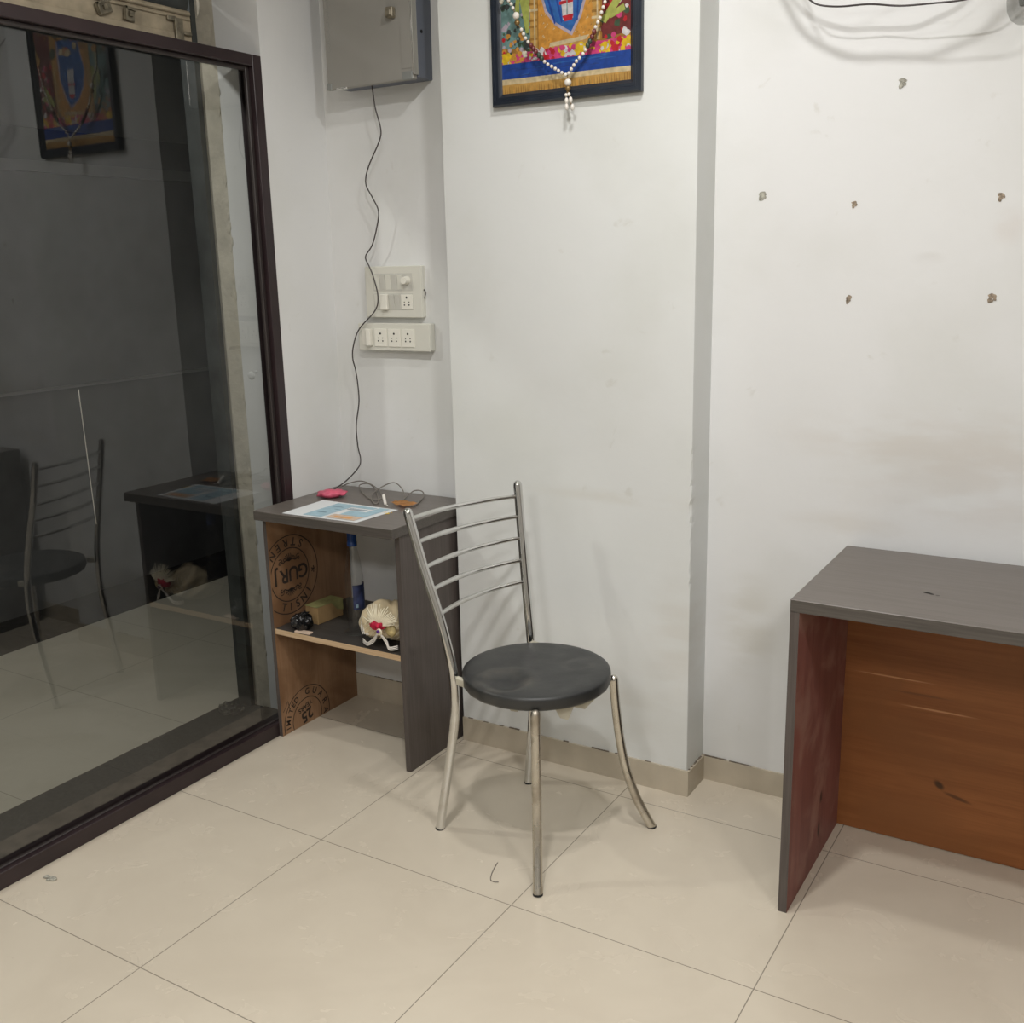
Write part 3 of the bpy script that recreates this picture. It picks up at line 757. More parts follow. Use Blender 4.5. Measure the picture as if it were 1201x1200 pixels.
# blue drape with white hem
poly([(-1.447, 2.19), (-1.43, 2.133), (-1.40, 2.098), (-1.351, 2.068), (-1.323, 2.112), (-1.303, 2.17), (-1.30, 2.30), (-1.42, 2.30)], 'p_lav')
poly([(-1.441, 2.19), (-1.424, 2.137), (-1.396, 2.104), (-1.353, 2.078), (-1.330, 2.115), (-1.311, 2.17), (-1.31, 2.30), (-1.415, 2.30)], 'p_blue')
for x0, x1_ in ((-1.425, -1.41), (-1.40, -1.39), (-1.335, -1.345)): poly([(x0, 2.17), (x0+.006, 2.17), (x1_+.012, 2.105), (x1_+.008, 2.10)], 'p_blue2')
poly([(-1.386, 2.2), (-1.348, 2.2), (-1.347, 2.11), (-1.377, 2.108)], 'p_white')
poly([(-1.387, 2.145), (-1.347, 2.148), (-1.347, 2.155), (-1.387, 2.153)], 'p_red'); poly([(-1.379, 2.118), (-1.346, 2.12), (-1.350, 2.106), (-1.372, 2.104)], 'p_red')
poly([(-1.366, 2.12), (-1.363, 2.12), (-1.363, 2.19), (-1.366, 2.19)], 'p_teal')
poly([(-1.42, 2.045), (-1.31, 2.055), (-1.30, 2.065), (-1.415, 2.058)], 'p_cream'); poly([(-1.44, 2.035), (-1.29, 2.045), (-1.29, 2.054), (-1.44, 2.047)], 'p_gold')
# flower band
poly([(xa, 2.012), (xb, 2.012), (xb, 2.05), (-1.28, 2.045), (-1.45, 2.045), (xa, 2.04)], 'p_pink')
for k in range(210):
    x = clampx(random.uniform(xa, xb)); seg_ = int((x-xa)/.032)
    col = ['p_yellow', 'p_orange', 'p_pink', 'p_white', 'p_red', 'p_pink', 'p_white', 'p_yellow', 'p_pink', 'p_yellow', 'p_red', 'p_yellow'][seg_ % 12]
    if random.random() < .25: col = random.choice(['p_white', 'p_pink', 'p_yellow'])
    blob(x, random.uniform(2.016, 2.045), random.uniform(.004, .008), col)
# blue cloth and fringe
poly([(xa, za), (xb, za), (xb, 2.016), (xa, 2.02)], 'p_navy')
poly([(xa, 1.975), (xb, 1.972), (xb, 2.016), (xa, 2.02)], 'p_blue2')
for k in range(16):
    x = random.uniform(xa, xb-.08); z = random.uniform(1.985, 2.012); poly([(x, z), (x+random.uniform(.03, .08), z+.001), (x+.03, z+.004)], random.choice(['p_blue', 'p_navy']))
poly([(xa, za), (xb, za), (xb, 1.978), (xa, 1.982)], 'p_gold'); poly([(xa, 1.968), (xb, 1.966), (xb, 1.978), (xa, 1.982)], 'p_cream')
n = 54
for k in range(n):
    x = xa+(xb-xa)*(k+.2)/n; w = (xb-xa)/n*random.uniform(.3, .6); poly([(x, za), (x+w, za), (x+w*.6, 1.964-random.uniform(0, .01)), (x+w*.1, 1.964)], random.choice(['p_gold2', 'p_orange', 'p_gold2']))
# upper area: plain ornamental colours
for k in range(80): blob(clampx(random.uniform(xa, xb)), random.uniform(2.24, zb2-.01), random.uniform(.006, .02), random.choice(['p_gold', 'p_orange', 'p_cream', 'p_red', 'p_green', 'p_gold2']))
pobj('picture_print', bm, [M[n] for n in names])

# bead garland over the picture
gl = empty('bead_garland', (-1.352, 2.528, 1.969)); g0 = Vector((-1.352, 2.528, 1.969))
tag(gl, 'long string of pearl-white beads with a tassel, draped over the framed picture', 'garland')
L = [(-1.548, 2.33), (-1.545, 2.26), (-1.539, 2.197), (-1.527, 2.172), (-1.517, 2.159), (-1.504, 2.13), (-1.501, 2.114), (-1.49, 2.098), (-1.475, 2.071), (-1.463, 2.057), (-1.449, 2.04), (-1.432, 2.022), (-1.415, 2.005), (-1.393, 1.992), (-1.374, 1.98), (-1.354, 1.969)]
Rr = [(-1.215, 2.33), (-1.225, 2.22), (-1.24, 2.148), (-1.247, 2.126), (-1.254, 2.11), (-1.261, 2.091), (-1.27, 2.079), (-1.277, 2.062), (-1.291, 2.039), (-1.308, 2.016), (-1.327, 2.001), (-1.336, 1.99), (-1.346, 1.979), (-1.353, 1.969)]
top = [(-1.548, 2.33), (-1.53, 2.42), (-1.49, 2.47), (-1.44, 2.505)]; top2 = [(-1.215, 2.33), (-1.225, 2.42), (-1.26, 2.47), (-1.31, 2.505)]
bm = bmesh.new()
tube(bm, catmull([(x, 2.5275, z) for x, z in top[::-1]+L[1:]], 4), .0014, 6)
tube(bm, catmull([(x, 2.5275, z) for x, z in top2[::-1]+Rr[1:]], 4), .0014, 6)
tube(bm, [(-1.44, 2.5275, 2.505), (-1.375, YP, 2.52), (-1.31, 2.5275, 2.505)], .0014, 6)
bmesh.ops.translate(bm, vec=-g0, verts=bm.verts[:]); mesh_obj('string', bm, M['bead_gold'], gl, smooth=True)
bmeshes = {}
def bead(kind, x, z, y=2.5275):
    r, mt, s3 = {'w': (.0046, 'pearl', (1, 1, 1.05)), 'big': (.0095, 'pearl', (1, .9, 1)), 'gold': (.0075, 'bead_gold', (1, .9, 1)), 'dark': (.006, 'p_maroon', (1, 1, 1.3)), 'green': (.006, 'green_dark', (1, 1, 1.3)), 'drop': (.0052, 'pearl', (1, 1, 1.6))}[kind]
    if kind not in bmeshes:
        b = bmesh.new(); sphere(b, (0, 0, 0), r, 2, 0, s3); o = mesh_obj('bead', b, M[mt], gl, smooth=True); bmeshes[kind] = o
    else:
        o = bmeshes[kind].copy(); C.objects.link(o); o.parent = gl
    o.location = Vector((x, y, z))-g0
def run(P, kinds, step=.0108):
    Q = catmull([(x, 0, z) for x, z in P], 10); d = 0; i = 0; last = Q[0]; acc = step
    for a, b in zip(Q, Q[1:]):
        acc += (b-a).length
        if acc >= step:
            acc = 0; kd = kinds(b.x, b.z); 
            if kd: bead(kd, b.x, b.z)
def kl(x, z):
    if abs(z-2.131) < .012: return None
    if abs(z-2.112) < .006: return None
    if 2.035 < z < 2.062: return 'dark'
    if 2.014 < z < 2.035: return 'green'
    if z > 2.23: return None
    return 'w'
def kr(x, z):
    if 2.046 < z < 2.074: return 'dark'
    if 2.026 < z < 2.046: return 'green'
    if z > 2.22: return None
    return 'w'
run(L, kl); run(Rr, kr)
bead('big', -1.504, 2.131); bead('gold', -1.501, 2.114)
bead('big', -1.351, 1.952, 2.525); bead('gold', -1.351, 1.938, 2.525)
for x, z, k in ((-1.356, 1.922, 'w'), (-1.355, 1.908, 'drop'), (-1.355, 1.893, 'drop'), (-1.348, 1.923, 'w'), (-1.343, 1.909, 'drop'), (-1.338, 1.891, 'drop')): bead(k, x, z, 2.524)
bm = bmesh.new()
tube(bm, [(-1.352, 2.525, 1.968), (-1.351, 2.525, 1.935), (-1.356, 2.524, 1.92), (-1.355, 2.524, 1.885)], .0013, 6)
tube(bm, [(-1.351, 2.525, 1.935), (-1.347, 2.524, 1.92), (-1.338, 2.524, 1.884)], .0013, 6)
bmesh.ops.translate(bm, vec=-g0, verts=bm.verts[:]); mesh_obj('tassel_thread', bm, M['bead_gold'], gl)
# flower puffs tied in the garland
for (x, z, r) in ((-1.478, 2.034, .012), (-1.545, 2.17, .010)):
    bm = bmesh.new()
    for k in range(10): sphere(bm, (x+random.uniform(-r, r)*.5, 2.5265, z+random.uniform(-r, r)*.5), r*.42, 1)
    bmesh.ops.translate(bm, vec=-g0, verts=bm.verts[:]); mesh_obj('flower_puff', bm, M['cream_plastic'], gl)

# ------------------------------------------------------------------ wall cabinet in the recess
db = empty('wall_cabinet', (-2.05, 2.69, 2.03)); d0 = Vector((-2.05, 2.69, 2.03))
tag(db, 'grey metal wall cabinet with plastic corner caps mounted high in the recess', 'cabinet')
def cobj(name, bm, m, parent=db, **k):
    bmesh.ops.translate(bm, vec=-d0, verts=bm.verts[:]); return mesh_obj(name, bm, m, parent, **k)
cx0, cx1, cy0, cz0, cz1 = -2.222, -1.888, 2.602, 2.027, 2.50
bm = bmesh.new(); box(bm, cx0+.01, cx1-.006, cy0+.02, 2.698, cz0+.006, cz1, bev=.002)
cobj('cabinet_body', bm, M['db_side'])
bm = bmesh.new(); box(bm, cx0, cx1-.010, cy0, cy0+.02, cz0, cz1, bev=.002)
door = cobj('cabinet_door', bm, M['db_face'])
# slightly raised strip on the right of the door and bright edge
bm = bmesh.new(); box(bm, cx1-.050, cx1-.011, cy0-.0015, cy0, cz0+.03, cz1, bev=.0006); cobj('door_strip', bm, M['db_face'], door)
bm = bmesh.new(); box(bm, cx1-.011, cx1-.004, cy0-.003, cy0+.02, cz0+.012, cz1, bev=.002, segs=2); cobj('door_edge', bm, M['alu'], door)
bm = bmesh.new(); box(bm, cx0-.001, cx0+.018, cy0-.003, cy0+.012, cz0-.001, cz0+.018, bev=.002); cobj('corner_cap', bm, M['db_cap'], door)
bm = bmesh.new(); box(bm, cx1-.048, cx1-.012, cy0-.003, cy0+.012, cz0-.001, cz0+.022, bev=.002); cobj('corner_cap', bm, M['db_cap'], door)
bm = bmesh.new(); box(bm, cx0+.035, cx0+.075, cy0-.002, cy0+.01, cz0-.002, cz0+.003, bev=.001); cobj('door_clip', bm, M['alu'], door)
bm = bmesh.new(); box(bm, -1.975, -1.95, cy0-.020, cy0, 2.196, 2.225, bev=.003); box(bm, -1.972, -1.953, cy0-.026, cy0-.018, 2.20, 2.216, bev=.002); cobj('door_latch', bm, M['lock'], door)
# faint embossed scroll near the left edge of the door
bm = bmesh.new()
for k in range(5):
    zz = 2.145+k*.030; xx = cx0+.014
    B = Matrix.Translation((xx, cy0-.0006, zz)) @ Matrix.Rotation(PI/2, 4, 'X')
    stroke2d(bm, B, [(-.006, -.012), (.004, -.011), (.007, -.004), (.002, .0), (.007, .005), (.003, .012), (-.005, .011)], .0012)
cobj('embossed_marks', bm, M['db_cap'], door)
bm = bmesh.new(); bmesh.ops.create_cone(bm, cap_ends=True, segments=16, radius1=.005, radius2=.005, depth=.002, matrix=Matrix.Translation((cx1-.0055, 2.645, 2.16)) @ Matrix.Rotation(PI/2, 4, 'Y'))
cobj('knockout_hole', bm, M['hole'])

# ------------------------------------------------------------------ switchboards
def cuboid_part(name, par, off, b, m, bev=.001, extra=None):
    bm = bmesh.new(); box(bm, *b, bev=bev)
    if extra: extra(bm)
    bmesh.ops.translate(bm, vec=-off, verts=bm.verts[:]); return mesh_obj(name, bm, m, par)
def socket(par, off, x0, x1, z0, z1, y):
    s = cuboid_part('socket', par, off, (x0, x1, y-.003, y+.004, z0, z1), M['switch_bright'], .0008)
    bm = bmesh.new(); cx, cz = (x0+x1)/2, (z0+z1)/2
    for dx, dz, r in ((0, .013, .0032), (-.009, -.001, .0018), (.009, -.001, .0018), (-.009, -.010, .0024), (.009, -.010, .0024)):
        bmesh.ops.create_cone(bm, cap_ends=True, segments=12, radius1=r, radius2=r, depth=.001, matrix=Matrix.Translation((cx+dx, y-.0032, cz+dz)) @ Matrix.Rotation(PI/2, 4, 'X'))
    bmesh.ops.translate(bm, vec=-off, verts=bm.verts[:]); mesh_obj('socket_holes', bm, M['hole'], s)
def rocker(par, off, x0, x1, z0, z1, y, m):
    bm = bmesh.new(); vs = box(bm, x0, x1, y-.005, y+.003, z0, z1, bev=.0008)
    for v in bm.verts:
        if v.co.y < y-.003: v.co.y += (.0035 if v.co.z < (z0+z1)/2 else 0)
    bmesh.ops.translate(bm, vec=-off, verts=bm.verts[:]); return mesh_obj('switch', bm, m, par)
def pos(x0, x1, z0, z1):
    return lambda a, b, c, d: (x0+(x1-x0)*a, x0+(x1-x0)*b, z0+(z1-z0)*c, z0+(z1-z0)*d)
sb = empty('switchboard', (-2.045, 2.685, 1.42)); off = Vector((-2.045, 2.685, 1.42))
tag(sb, 'upper cream switchboard with a row of switches, regulator knob and one socket', 'switchboard')
yf = 2.665; Q = pos(-2.169, -1.948, 1.342, 1.5015)
cuboid_part('back_box', sb, off, (-2.169, -1.948, yf+.006, 2.691, 1.342, 1.5015), M['switch_white'], .003)
cuboid_part('cover_plate', sb, off, (-2.169, -1.948, yf, yf+.006, 1.342, 1.5015), M['switch_white'], .002)
for z0, z1 in ((.52, .86), (.15, .47)):
    a, b, c, d = Q(.15, .85, z0, z1); cuboid_part('module_bed', sb, off, (a, b, yf-.001, yf+.002, c, d), M['switch_grey'], .0005)
for k in range(5):
    a, b, c, d = Q(.17+k*.105, .17+k*.105+.095, .545, .835); rocker(sb, off, a, b, c, d, yf, M['switch_grey'] if k % 2 else M['switch_white'])
a, b, c, d = Q(.76, .8, .72, .8)
bm = bmesh.new(); bmesh.ops.create_cone(bm, cap_ends=True, segments=24, radius1=.0135, radius2=.0105, depth=.022, matrix=Matrix.Translation((a, yf-.010, c)) @ Matrix.Rotation(PI/2, 4, 'X'))
bmesh.ops.translate(bm, vec=-off, verts=bm.verts[:]); mesh_obj('regulator_knob', bm, M['switch_bright'], sb, smooth=True, angle=.6)
a, b, c, d = Q(.17, .27, .17, .45); rocker(sb, off, a, b, c, d, yf, M['switch_white'])
for k in range(2):
    a, b, c, d = Q(.43+k*.10, .52+k*.10, .17, .45); rocker(sb, off, a, b, c, d, yf, M['switch_grey'])
a, b, c, d = Q(.29, .42, .15, .46); cuboid_part('plug_top', sb, off, (a, b, yf-.012, yf, c, d), M['switch_bright'], .002)
a, b, c, d = Q(.645, .845, .17, .45); socket(sb, off, a, b, c, d, yf)
bm = bmesh.new(); tube(bm, catmull([(-1.9475, 2.678, 1.425), (-1.944, 2.675, 1.428), (-1.936, 2.672, 1.418), (-1.941, 2.674, 1.408), (-1.9475, 2.678, 1.402)], 5), .0013, 6)
bmesh.ops.translate(bm, vec=-off, verts=bm.verts[:]); mesh_obj('wire_hook', bm, M['cable'], sb)
sb2 = empty('switchboard', (-2.045, 2.685, 1.28)); off = Vector((-2.045, 2.685, 1.28))
tag(sb2, 'lower cream extension board with one plug and three sockets', 'switchboard')
yf = 2.655; Q = pos(-2.200, -1.917, 1.238, 1.3245)
cuboid_part('back_box', sb2, off, (-2.200, -1.917, yf+.006, 2.689, 1.238, 1.3245), M['switch_white'], .004)
cuboid_part('cover_plate', sb2, off, (-2.200, -1.917, yf, yf+.006, 1.238, 1.3245), M['switch_white'], .002)
a, b, c, d = Q(.06, .15, .18, .80); rocker(sb2, off, a, b, c, d, yf, M['switch_bright'])
a, b, c, d = Q(.14, .205, .17, .80); cuboid_part('plug_adapter', sb2, off, (a, b, yf-.014, yf, c, d), M['switch_bright'], .002)
for k in range(3):
    a, b, c, d = Q(.24+k*.193, .24+k*.193+.17, .15, .80); socket(sb2, off, a, b, c, d, yf)

# ------------------------------------------------------------------ cables
H = [(-2.074, 2.632, 2.036), (-2.065, 2.630, 1.97), (-2.048, 2.630, 1.908), (-2.056, 2.630, 1.872), (-2.103, 2.631, 1.801), (-2.117, 2.631, 1.752), (-2.093, 2.631, 1.708), (-2.073, 2.631, 1.666), (-2.086, 2.631, 1.611), (-2.106, 2.631, 1.565), (-2.133, 2.63, 1.532), (-2.121, 2.63, 1.503), (-2.106, 2.63, 1.469), (-2.091, 2.629, 1.409), (-2.107, 2.63, 1.364), (-2.166, 2.622, 1.309), (-2.194, 2.622, 1.26), (-2.205, 2.625, 1.213), (-2.202, 2.635, 1.161), (-2.197, 2.635, 1.074), (-2.215, 2.635, .989), (-2.213, 2.635, .917), (-2.205, 2.635, .875), (-2.218, 2.635, .848), (-2.262, 2.62, .802), (-2.277, 2.565, .7785), (-2.262, 2.53, .7765)]
H = [(x*(1+.016/2.63), y+.016, z) if z > .86 else (x, y, z) for x, y, z in H]
bm = bmesh.new(); tube(bm, catmull(H, 6), .0021, 8)
tag(mesh_obj('power_cable', bm, M['cable'], smooth=True), 'thin dark cable hanging from the wall cabinet past the switchboards to the table', 'cable')
K = [(-2.250, 2.535, .7765), (-2.268, 2.575, .778), (-2.272, 2.635, .788), (-2.209, 2.64, .803), (-2.15, 2.64, .786), (-2.064, 2.566, .7765), (-2.063, 2.525, .7765), (-2.109, 2.544, .777), (-2.197, 2.616, .779), (-2.219, 2.64, .789), (-2.182, 2.64, .797), (-2.152, 2.637, .780), (-2.038, 2.511, .7765), (-2.036, 2.485, .7765), (-2.105, 2.56, .780), (-2.125, 2.64, .791), (-2.074, 2.64, .81), (-2.043, 2.64, .793), (-1.983, 2.577, .778), (-1.965, 2.525, .7765), (-1.978, 2.566, .780), (-1.995, 2.64, .789), (-1.963, 2.64, .792), (-1.95, 2.633, .779), (-1.91, 2.546, .7765), (-1.896, 2.501, .7765)]
bm = bmesh.new(); tube(bm, catmull(K, 7), .0019, 8)
tag(mesh_obj('coiled_wire', bm, M['cable_grey'], smooth=True), 'grey wire lying in loose loops at the back of the small table top', 'wire')
W_ = [(-.86, 2.60, 2.30), (-.80, 2.58, 2.16), (-.767, 2.575, 2.098), (-.747, 2.575, 2.074), (-.723, 2.575, 2.06), (-.678, 2.575, 2.051), (-.612, 2.575, 2.047), (-.548, 2.575, 2.035), (-.485, 2.575, 2.031), (-.416, 2.575, 2.029), (-.383, 2.575, 2.038), (-.33, 2.58, 2.075), (-.24, 2.60, 2.16), (-.12, 2.66, 2.35), (-.10, YR-.002, 2.40)]
W_ = [(-.89, YR-.002, 2.42)]+W_
bm = bmesh.new(); tube(bm, catmull(W_, 6), .0021, 8)
tag(mesh_obj('wall_cable', bm, M['cable'], smooth=True), 'dark cable drooping along the top right of the back wall', 'cable')
L_ = Vector((-.90, 1.85, 2.71)); T_ = []
for x, z in ((-.90, 2.25), (-.841, 2.107), (-.775, 2.013), (-.672, 1.961), (-.60, 1.952), (-.499, 1.942), (-.45, 1.955), (-.393, 1.976), (-.337, 2.024)):
    p = Vector((x, YR, z)); T_.append(tuple(p.lerp(L_, .17)))
T_ = [(-.96, YR-.004, 2.50), (-.94, 2.60, 2.42)]+T_+[(-.32, 2.575, 2.17)]
bm = bmesh.new(); tube(bm, catmull(T_, 6), .0055, 10)
tag(mesh_obj('thick_cable', bm, M['cable'], smooth=True), 'thick dark cable sagging higher up than the thin one on the back wall', 'cable')
# translucent junction cover at the right edge
jb = empty('hanging_lamp_holder', (-.293, 2.575, 2.0)); j0 = Vector((-.293, 2.575, 2.0))
tag(jb, 'grey translucent bulb holder hanging at the top right corner', 'lamp holder')
bm = bmesh.new(); lathe(bm, [(0, -.036), (.014, -.034), (.028, -.024), (.036, -.006), (.038, .012), (.034, .03), (.026, .045), (.022, .06), (.020, .075)], 28)
o = mesh_obj('globe', bm, thin_clear('smoky_plastic', (.72, .72, .71), .5), jb, smooth=True)
bm = bmesh.new(); lathe(bm, [(.0, .0), (.012, .002), (.017, .02), (.017, .06), (.022, .075), (.022, .11), (.006, .12), (.003, .30), (0, .30)], 24)
mesh_obj('socket_stem', bm, M['db_cap'], jb, smooth=True, angle=.7)
bm = bmesh.new(); tube(bm, [(0, 0, .29), (0, .04, .40), (0, .109, .45)], .003, 8); mesh_obj('bracket_arm', bm, M['db_cap'], jb)

# ------------------------------------------------------------------ things on the small table
def sheet(name, corners, z, th, m, nx=14, ny=10, curl=.0):
    bm = bmesh.new(); c = [Vector(q) for q in corners]; g = []
    for i in range(nx+1):
        row = []
        for j in range(ny+1):
            u, v = i/nx, j/ny; p = (c[0]*(1-u)+c[1]*u)*(1-v)+(c[3]*(1-u)+c[2]*u)*v
            row.append(bm.verts.new((p.x, p.y, z+curl*(noise.noise(Vector((u*3, v*3, .3)))+.6)*.5)))
        g.append(row)
    for i in range(nx):
        for j in range(ny): bm.faces.new((g[i][j], g[i+1][j], g[i+1][j+1], g[i][j+1]))
    bmesh.ops.solidify(bm, geom=bm.faces[:], thickness=th)
    return bm
pcn = [(-2.215, 2.262), (-1.930, 2.271), (-1.917, 2.453), (-2.220, 2.456)]
bm = bmesh.new(); prism(bm, [(x, y, ZT+.0003) for x, y in pcn], (0, 0, .0010))
pp = mesh_obj('printed_sheet', bm, M['paper'])
tag(pp, 'white printed leaflet with pale blue blocks on the small table', 'leaflet')
bm = bmesh.new()
def uvp(u, v):
    c = [Vector((x, y, 0)) for x, y in pcn]; p = (c[0]*(1-u)+c[1]*u)*(1-v)+(c[3]*(1-u)+c[2]*u)*v; return (p.x, p.y, ZT+.0019)
def ink(u0, v0, u1, v1, mi_, k=0): 
    bm.faces.new([bm.verts.new(Vector(uvp(a, b))+Vector((0, 0, k*.00012))) for a, b in ((u0, v0), (u1, v0), (u1, v1), (u0, v1))]).material_index = mi_
ink(.25, .06, .50, .93, 0, 0); ink(.501, .80, .78, .93, 0, 0); ink(.60, .32, .92, .60, 0, 1); ink(.80, .1, .93, .95, 0, 2); ink(.55, .06, .93, .30, 1, 4); ink(.62, .12, .85, .2, 3, 5)
ink(.30, .3, .42, .34, 2, 6); ink(.28, .7, .44, .73, 2, 6); ink(.52, .64, .75, .66, 2, 6); ink(.53, .70, .76, .72, 2, 6); ink(.4, .55, .49, .57, 2, 6)
mesh_obj('print_blocks', bm, [M['paper_blue'], M['paper_beige'], M['paper_dark'], M['orange']], pp)
bm = bmesh.new(); sphere(bm, (0, 0, 0), 1, 3)
for v in bm.verts:
    n = noise.noise(v.co*2.2)*.35; v.co = Vector((v.co.x*.046*(1+n), v.co.y*.032*(1+n), max(-.012, v.co.z*.013*(1+n*1.5))))
o = mesh_obj('pink_packet', bm, M['pink'], smooth=True); o.location = (-2.226, 2.505, ZT+.0125); o.rotation_euler = (0, 0, .5)
tag(o, 'small crumpled pink packet lying behind the leaflet', 'packet')
bm = sheet('o', [(-1.985, 2.500, 0), (-1.905, 2.472, 0), (-1.895, 2.528, 0), (-1.965, 2.535, 0)], ZT+.006, .003, M['orange'], curl=.010)
tag(mesh_obj('card_scrap', bm, M['orange'], smooth=True), 'orange-tan scrap of card behind the chair back on the small table', 'scrap')
bm = bmesh.new(); tube(bm, [(-1.992, 2.487, ZT+.006), (-2.005, 2.497, ZT+.028)], .0052, 12, cap='round')
tube(bm, [(-1.990, 2.485, ZT+.0045), (-1.975, 2.478, ZT+.003)], .0015, 8)
tag(mesh_obj('clear_plug', bm, M['pearl'], smooth=True), 'tiny whitish plastic connector standing beside the orange scrap', 'connector')
bm = bmesh.new()
for k in range(12): sphere(bm, (-1.925+random.uniform(-.010, .016), 2.405+random.uniform(-.012, .012), ZT+.001), random.uniform(.0012, .003), 1, 0, (1.3, 1, .35))
tag(mesh_obj('yellow_crumbs', bm, M['yellow']), 'few yellow crumbs beside the leaflet near the table corner', 'crumbs', kind='stuff')

# ------------------------------------------------------------------ things on the shelf
ZS = .376
bt = empty('plastic_bottle', (-2.050, 2.385, ZS)); tag(bt, 'tall clear plastic bottle with blue cap and navy label on the shelf', 'bottle')
bm = bmesh.new(); lathe(bm, [(0, .001), (.034, .001), (.040, .003), (.040, .006), (.027, .014), (.0275, .05), (.0285, .10), (.029, .16), (.028, .19), (.024, .225), (.018, .26), (.0125, .285), (.011, .295), (.011, .305)], 36)
mesh_obj('bottle_body', bm, M['clear'], bt, smooth=True, angle=.9)
bm = bmesh.new(); lathe(bm, [(0, .352), (.008, .352), (.0125, .345), (.0135, .300), (.0155, .297), (.0155, .286), (.0118, .286)], 28)
for k in range(20):
    a = k*PI/10; box(bm, -.0006, .0006, -.0006, .0006, .30, .342, at=Vector((.0135*math.cos(a), .0135*math.sin(a), 0)))
mesh_obj('bottle_cap', bm, M['blue_cap'], bt, smooth=True, angle=.7)
bm = bmesh.new()
rg = []
for k in range(17):
    a = math.radians(-62+k*9); rg.append((bm.verts.new((.0294*math.cos(a), .0294*math.sin(a), .085)), bm.verts.new((.0298*math.cos(a), .0298*math.sin(a), .165))))
for a, b in zip(rg, rg[1:]): bm.faces.new((a[0], b[0], b[1], a[1]))
lb = mesh_obj('bottle_label', bm, M['label'], bt, smooth=True)
bm = bmesh.new()
rg = []
for k in range(4):
    a = math.radians(-48+k*5); rg.append((bm.verts.new((.0302*math.cos(a), .0302*math.sin(a), .092)), bm.verts.new((.0302*math.cos(a), .0302*math.sin(a), .103))))
for a, b in zip(rg, rg[1:]): bm.faces.new((a[0], b[0], b[1], a[1]))
mesh_obj('label_print', bm, M['paper_dark'], lb)

cb = empty('small_carton', (-2.232, 2.44, ZS), -.05); tag(cb, 'small brown carton with yellow-green top behind the black pouch on the shelf', 'box')
bm = bmesh.new(); box(bm, -.027, .027, -.058, .058, 0.0005, .058, bev=.001); mesh_obj('carton_body', bm, M['card'], cb)
bm = bmesh.new(); prism(bm, [(-.028, -.060, .0582), (.028, -.060, .0582), (.028, .060, .0582), (-.028, .060, .0582)], (0, 0, .0012)); prism(bm, [(.0275, .005, .058), (.0275, .059, .058), (.0275, .059, .02), (.0275, .03, .03)], (.0008, 0, 0)); mesh_obj('carton_lid', bm, M['card_green'], cb)
bm = bmesh.new(); sphere(bm, (0, 0, 0), 1, 4)
for v in bm.verts:
    n = noise.noise(v.co*1.8)*.30+noise.noise(v.co*5)*.15
    tap = 1-.45*max(0, v.co.z)
    v.co = Vector((v.co.x*.036*(1+n)*tap, v.co.y*.034*(1+n)*tap, max(-.028, v.co.z*.034*(1+n*1.3))))
    if v.co.z > .02: v.co.x += (v.co.z-.02)*1.1
o = mesh_obj('black_pouch', bm, M['black_poly'], smooth=True, angle=.45); o.location = (-2.226, 2.327, ZS+.029)
tag(o, 'crumpled black plastic pouch on the left of the shelf', 'bag')
bm = bmesh.new(); box(bm, -.030, .030, -.010, .010, 0.0003, .006, bev=.001)
o = mesh_obj('pale_card_strip', bm, M['pale_card']); o.location = (-2.200, 2.302, ZS); o.rotation_euler = (0, 0, .06)
tag(o, 'pale strip of card at the front edge of the shelf before the black pouch', 'card')

# turban
tu = empty('turban', (-1.919, 2.398, ZS)); tag(tu, 'cream ceremonial turban with gold crest, red pom-pom and pearl strands on the shelf', 'turban')
bm = bmesh.new(); sphere(bm, (0, 0, 0), 1, 5)
for v in bm.verts:
    c = v.co.normalized(); a = math.atan2(c.y, c.x)
    # folds swept diagonally round the cap
    fold = .045*math.sin(9*a+7*c.z)+.035*math.sin(14*(c.z*.8+c.x*.45))+.05*noise.noise(c*2.3)
    low = max(0, -c.z)
    k = 1+fold*(1-.5*abs(c.z))
    v.co = Vector((c.x*.101*min(k, 1.05), c.y*.094*k, .052+c.z*(.064 if c.z > 0 else .052)*k))
    if c.z > .2: v.co.z *= 1+.10*math.sin(a*2+.6)
    # front brim rises in the middle
    if c.y < -.2 and c.z < -.3: v.co.z += .022*math.exp(-((c.x-.15)/.28)**2)*(-c.z)
    v.co.z = max(.0006, v.co.z)
mesh_obj('turban_wrap', bm, M['turban'], tu, smooth=True)
bm = bmesh.new()   # thin pleat cords over the folds
for k in range(16):
    t0 = -2.9+k*.19; P = []
    for j in range(12):
        s = j/11; a = t0+s*.75; z = -.35+1.1*s; rr_ = math.sqrt(max(0, 1-min(.95, z)**2))
        P.append((.103*rr_*math.cos(a), .097*rr_*math.sin(a), .052+z*.063))
    tube(bm, P, .0011, 5)
mesh_obj('pleat_cords', bm, M['crest'], tu, smooth=True)
fx = Vector((.036, -.101, .074))
bm = bmesh.new()   # crest fan
for k in range(34):
    a = math.radians(10+k*160/33); l = random.uniform(.050, .074)
    p0 = fx+Vector((0, -.004, .008)); P = [p0, p0+Vector((math.cos(a)*l*.5, -.006, math.sin(a)*l*.5)), p0+Vector((math.cos(a)*l, .004, math.sin(a)*l*.95))]
    tube(bm, catmull(P, 3), [.0026, .0020, .0014], 5)
mesh_obj('crest_fan', bm, M['crest'], tu, smooth=True)
bm = bmesh.new(); sphere(bm, fx+Vector((-.012, -.004, .006)), .021, 3, 0, (1.15, .6, .75)); sphere(bm, fx+Vector((.008, -.004, .010)), .015, 3, 0, (1.1, .6, .8))
for v in bm.verts: v.co += Vector((noise.noise(v.co*160), noise.noise(v.co*150+Vector((5, 0, 0))), noise.noise(v.co*170)))*.004
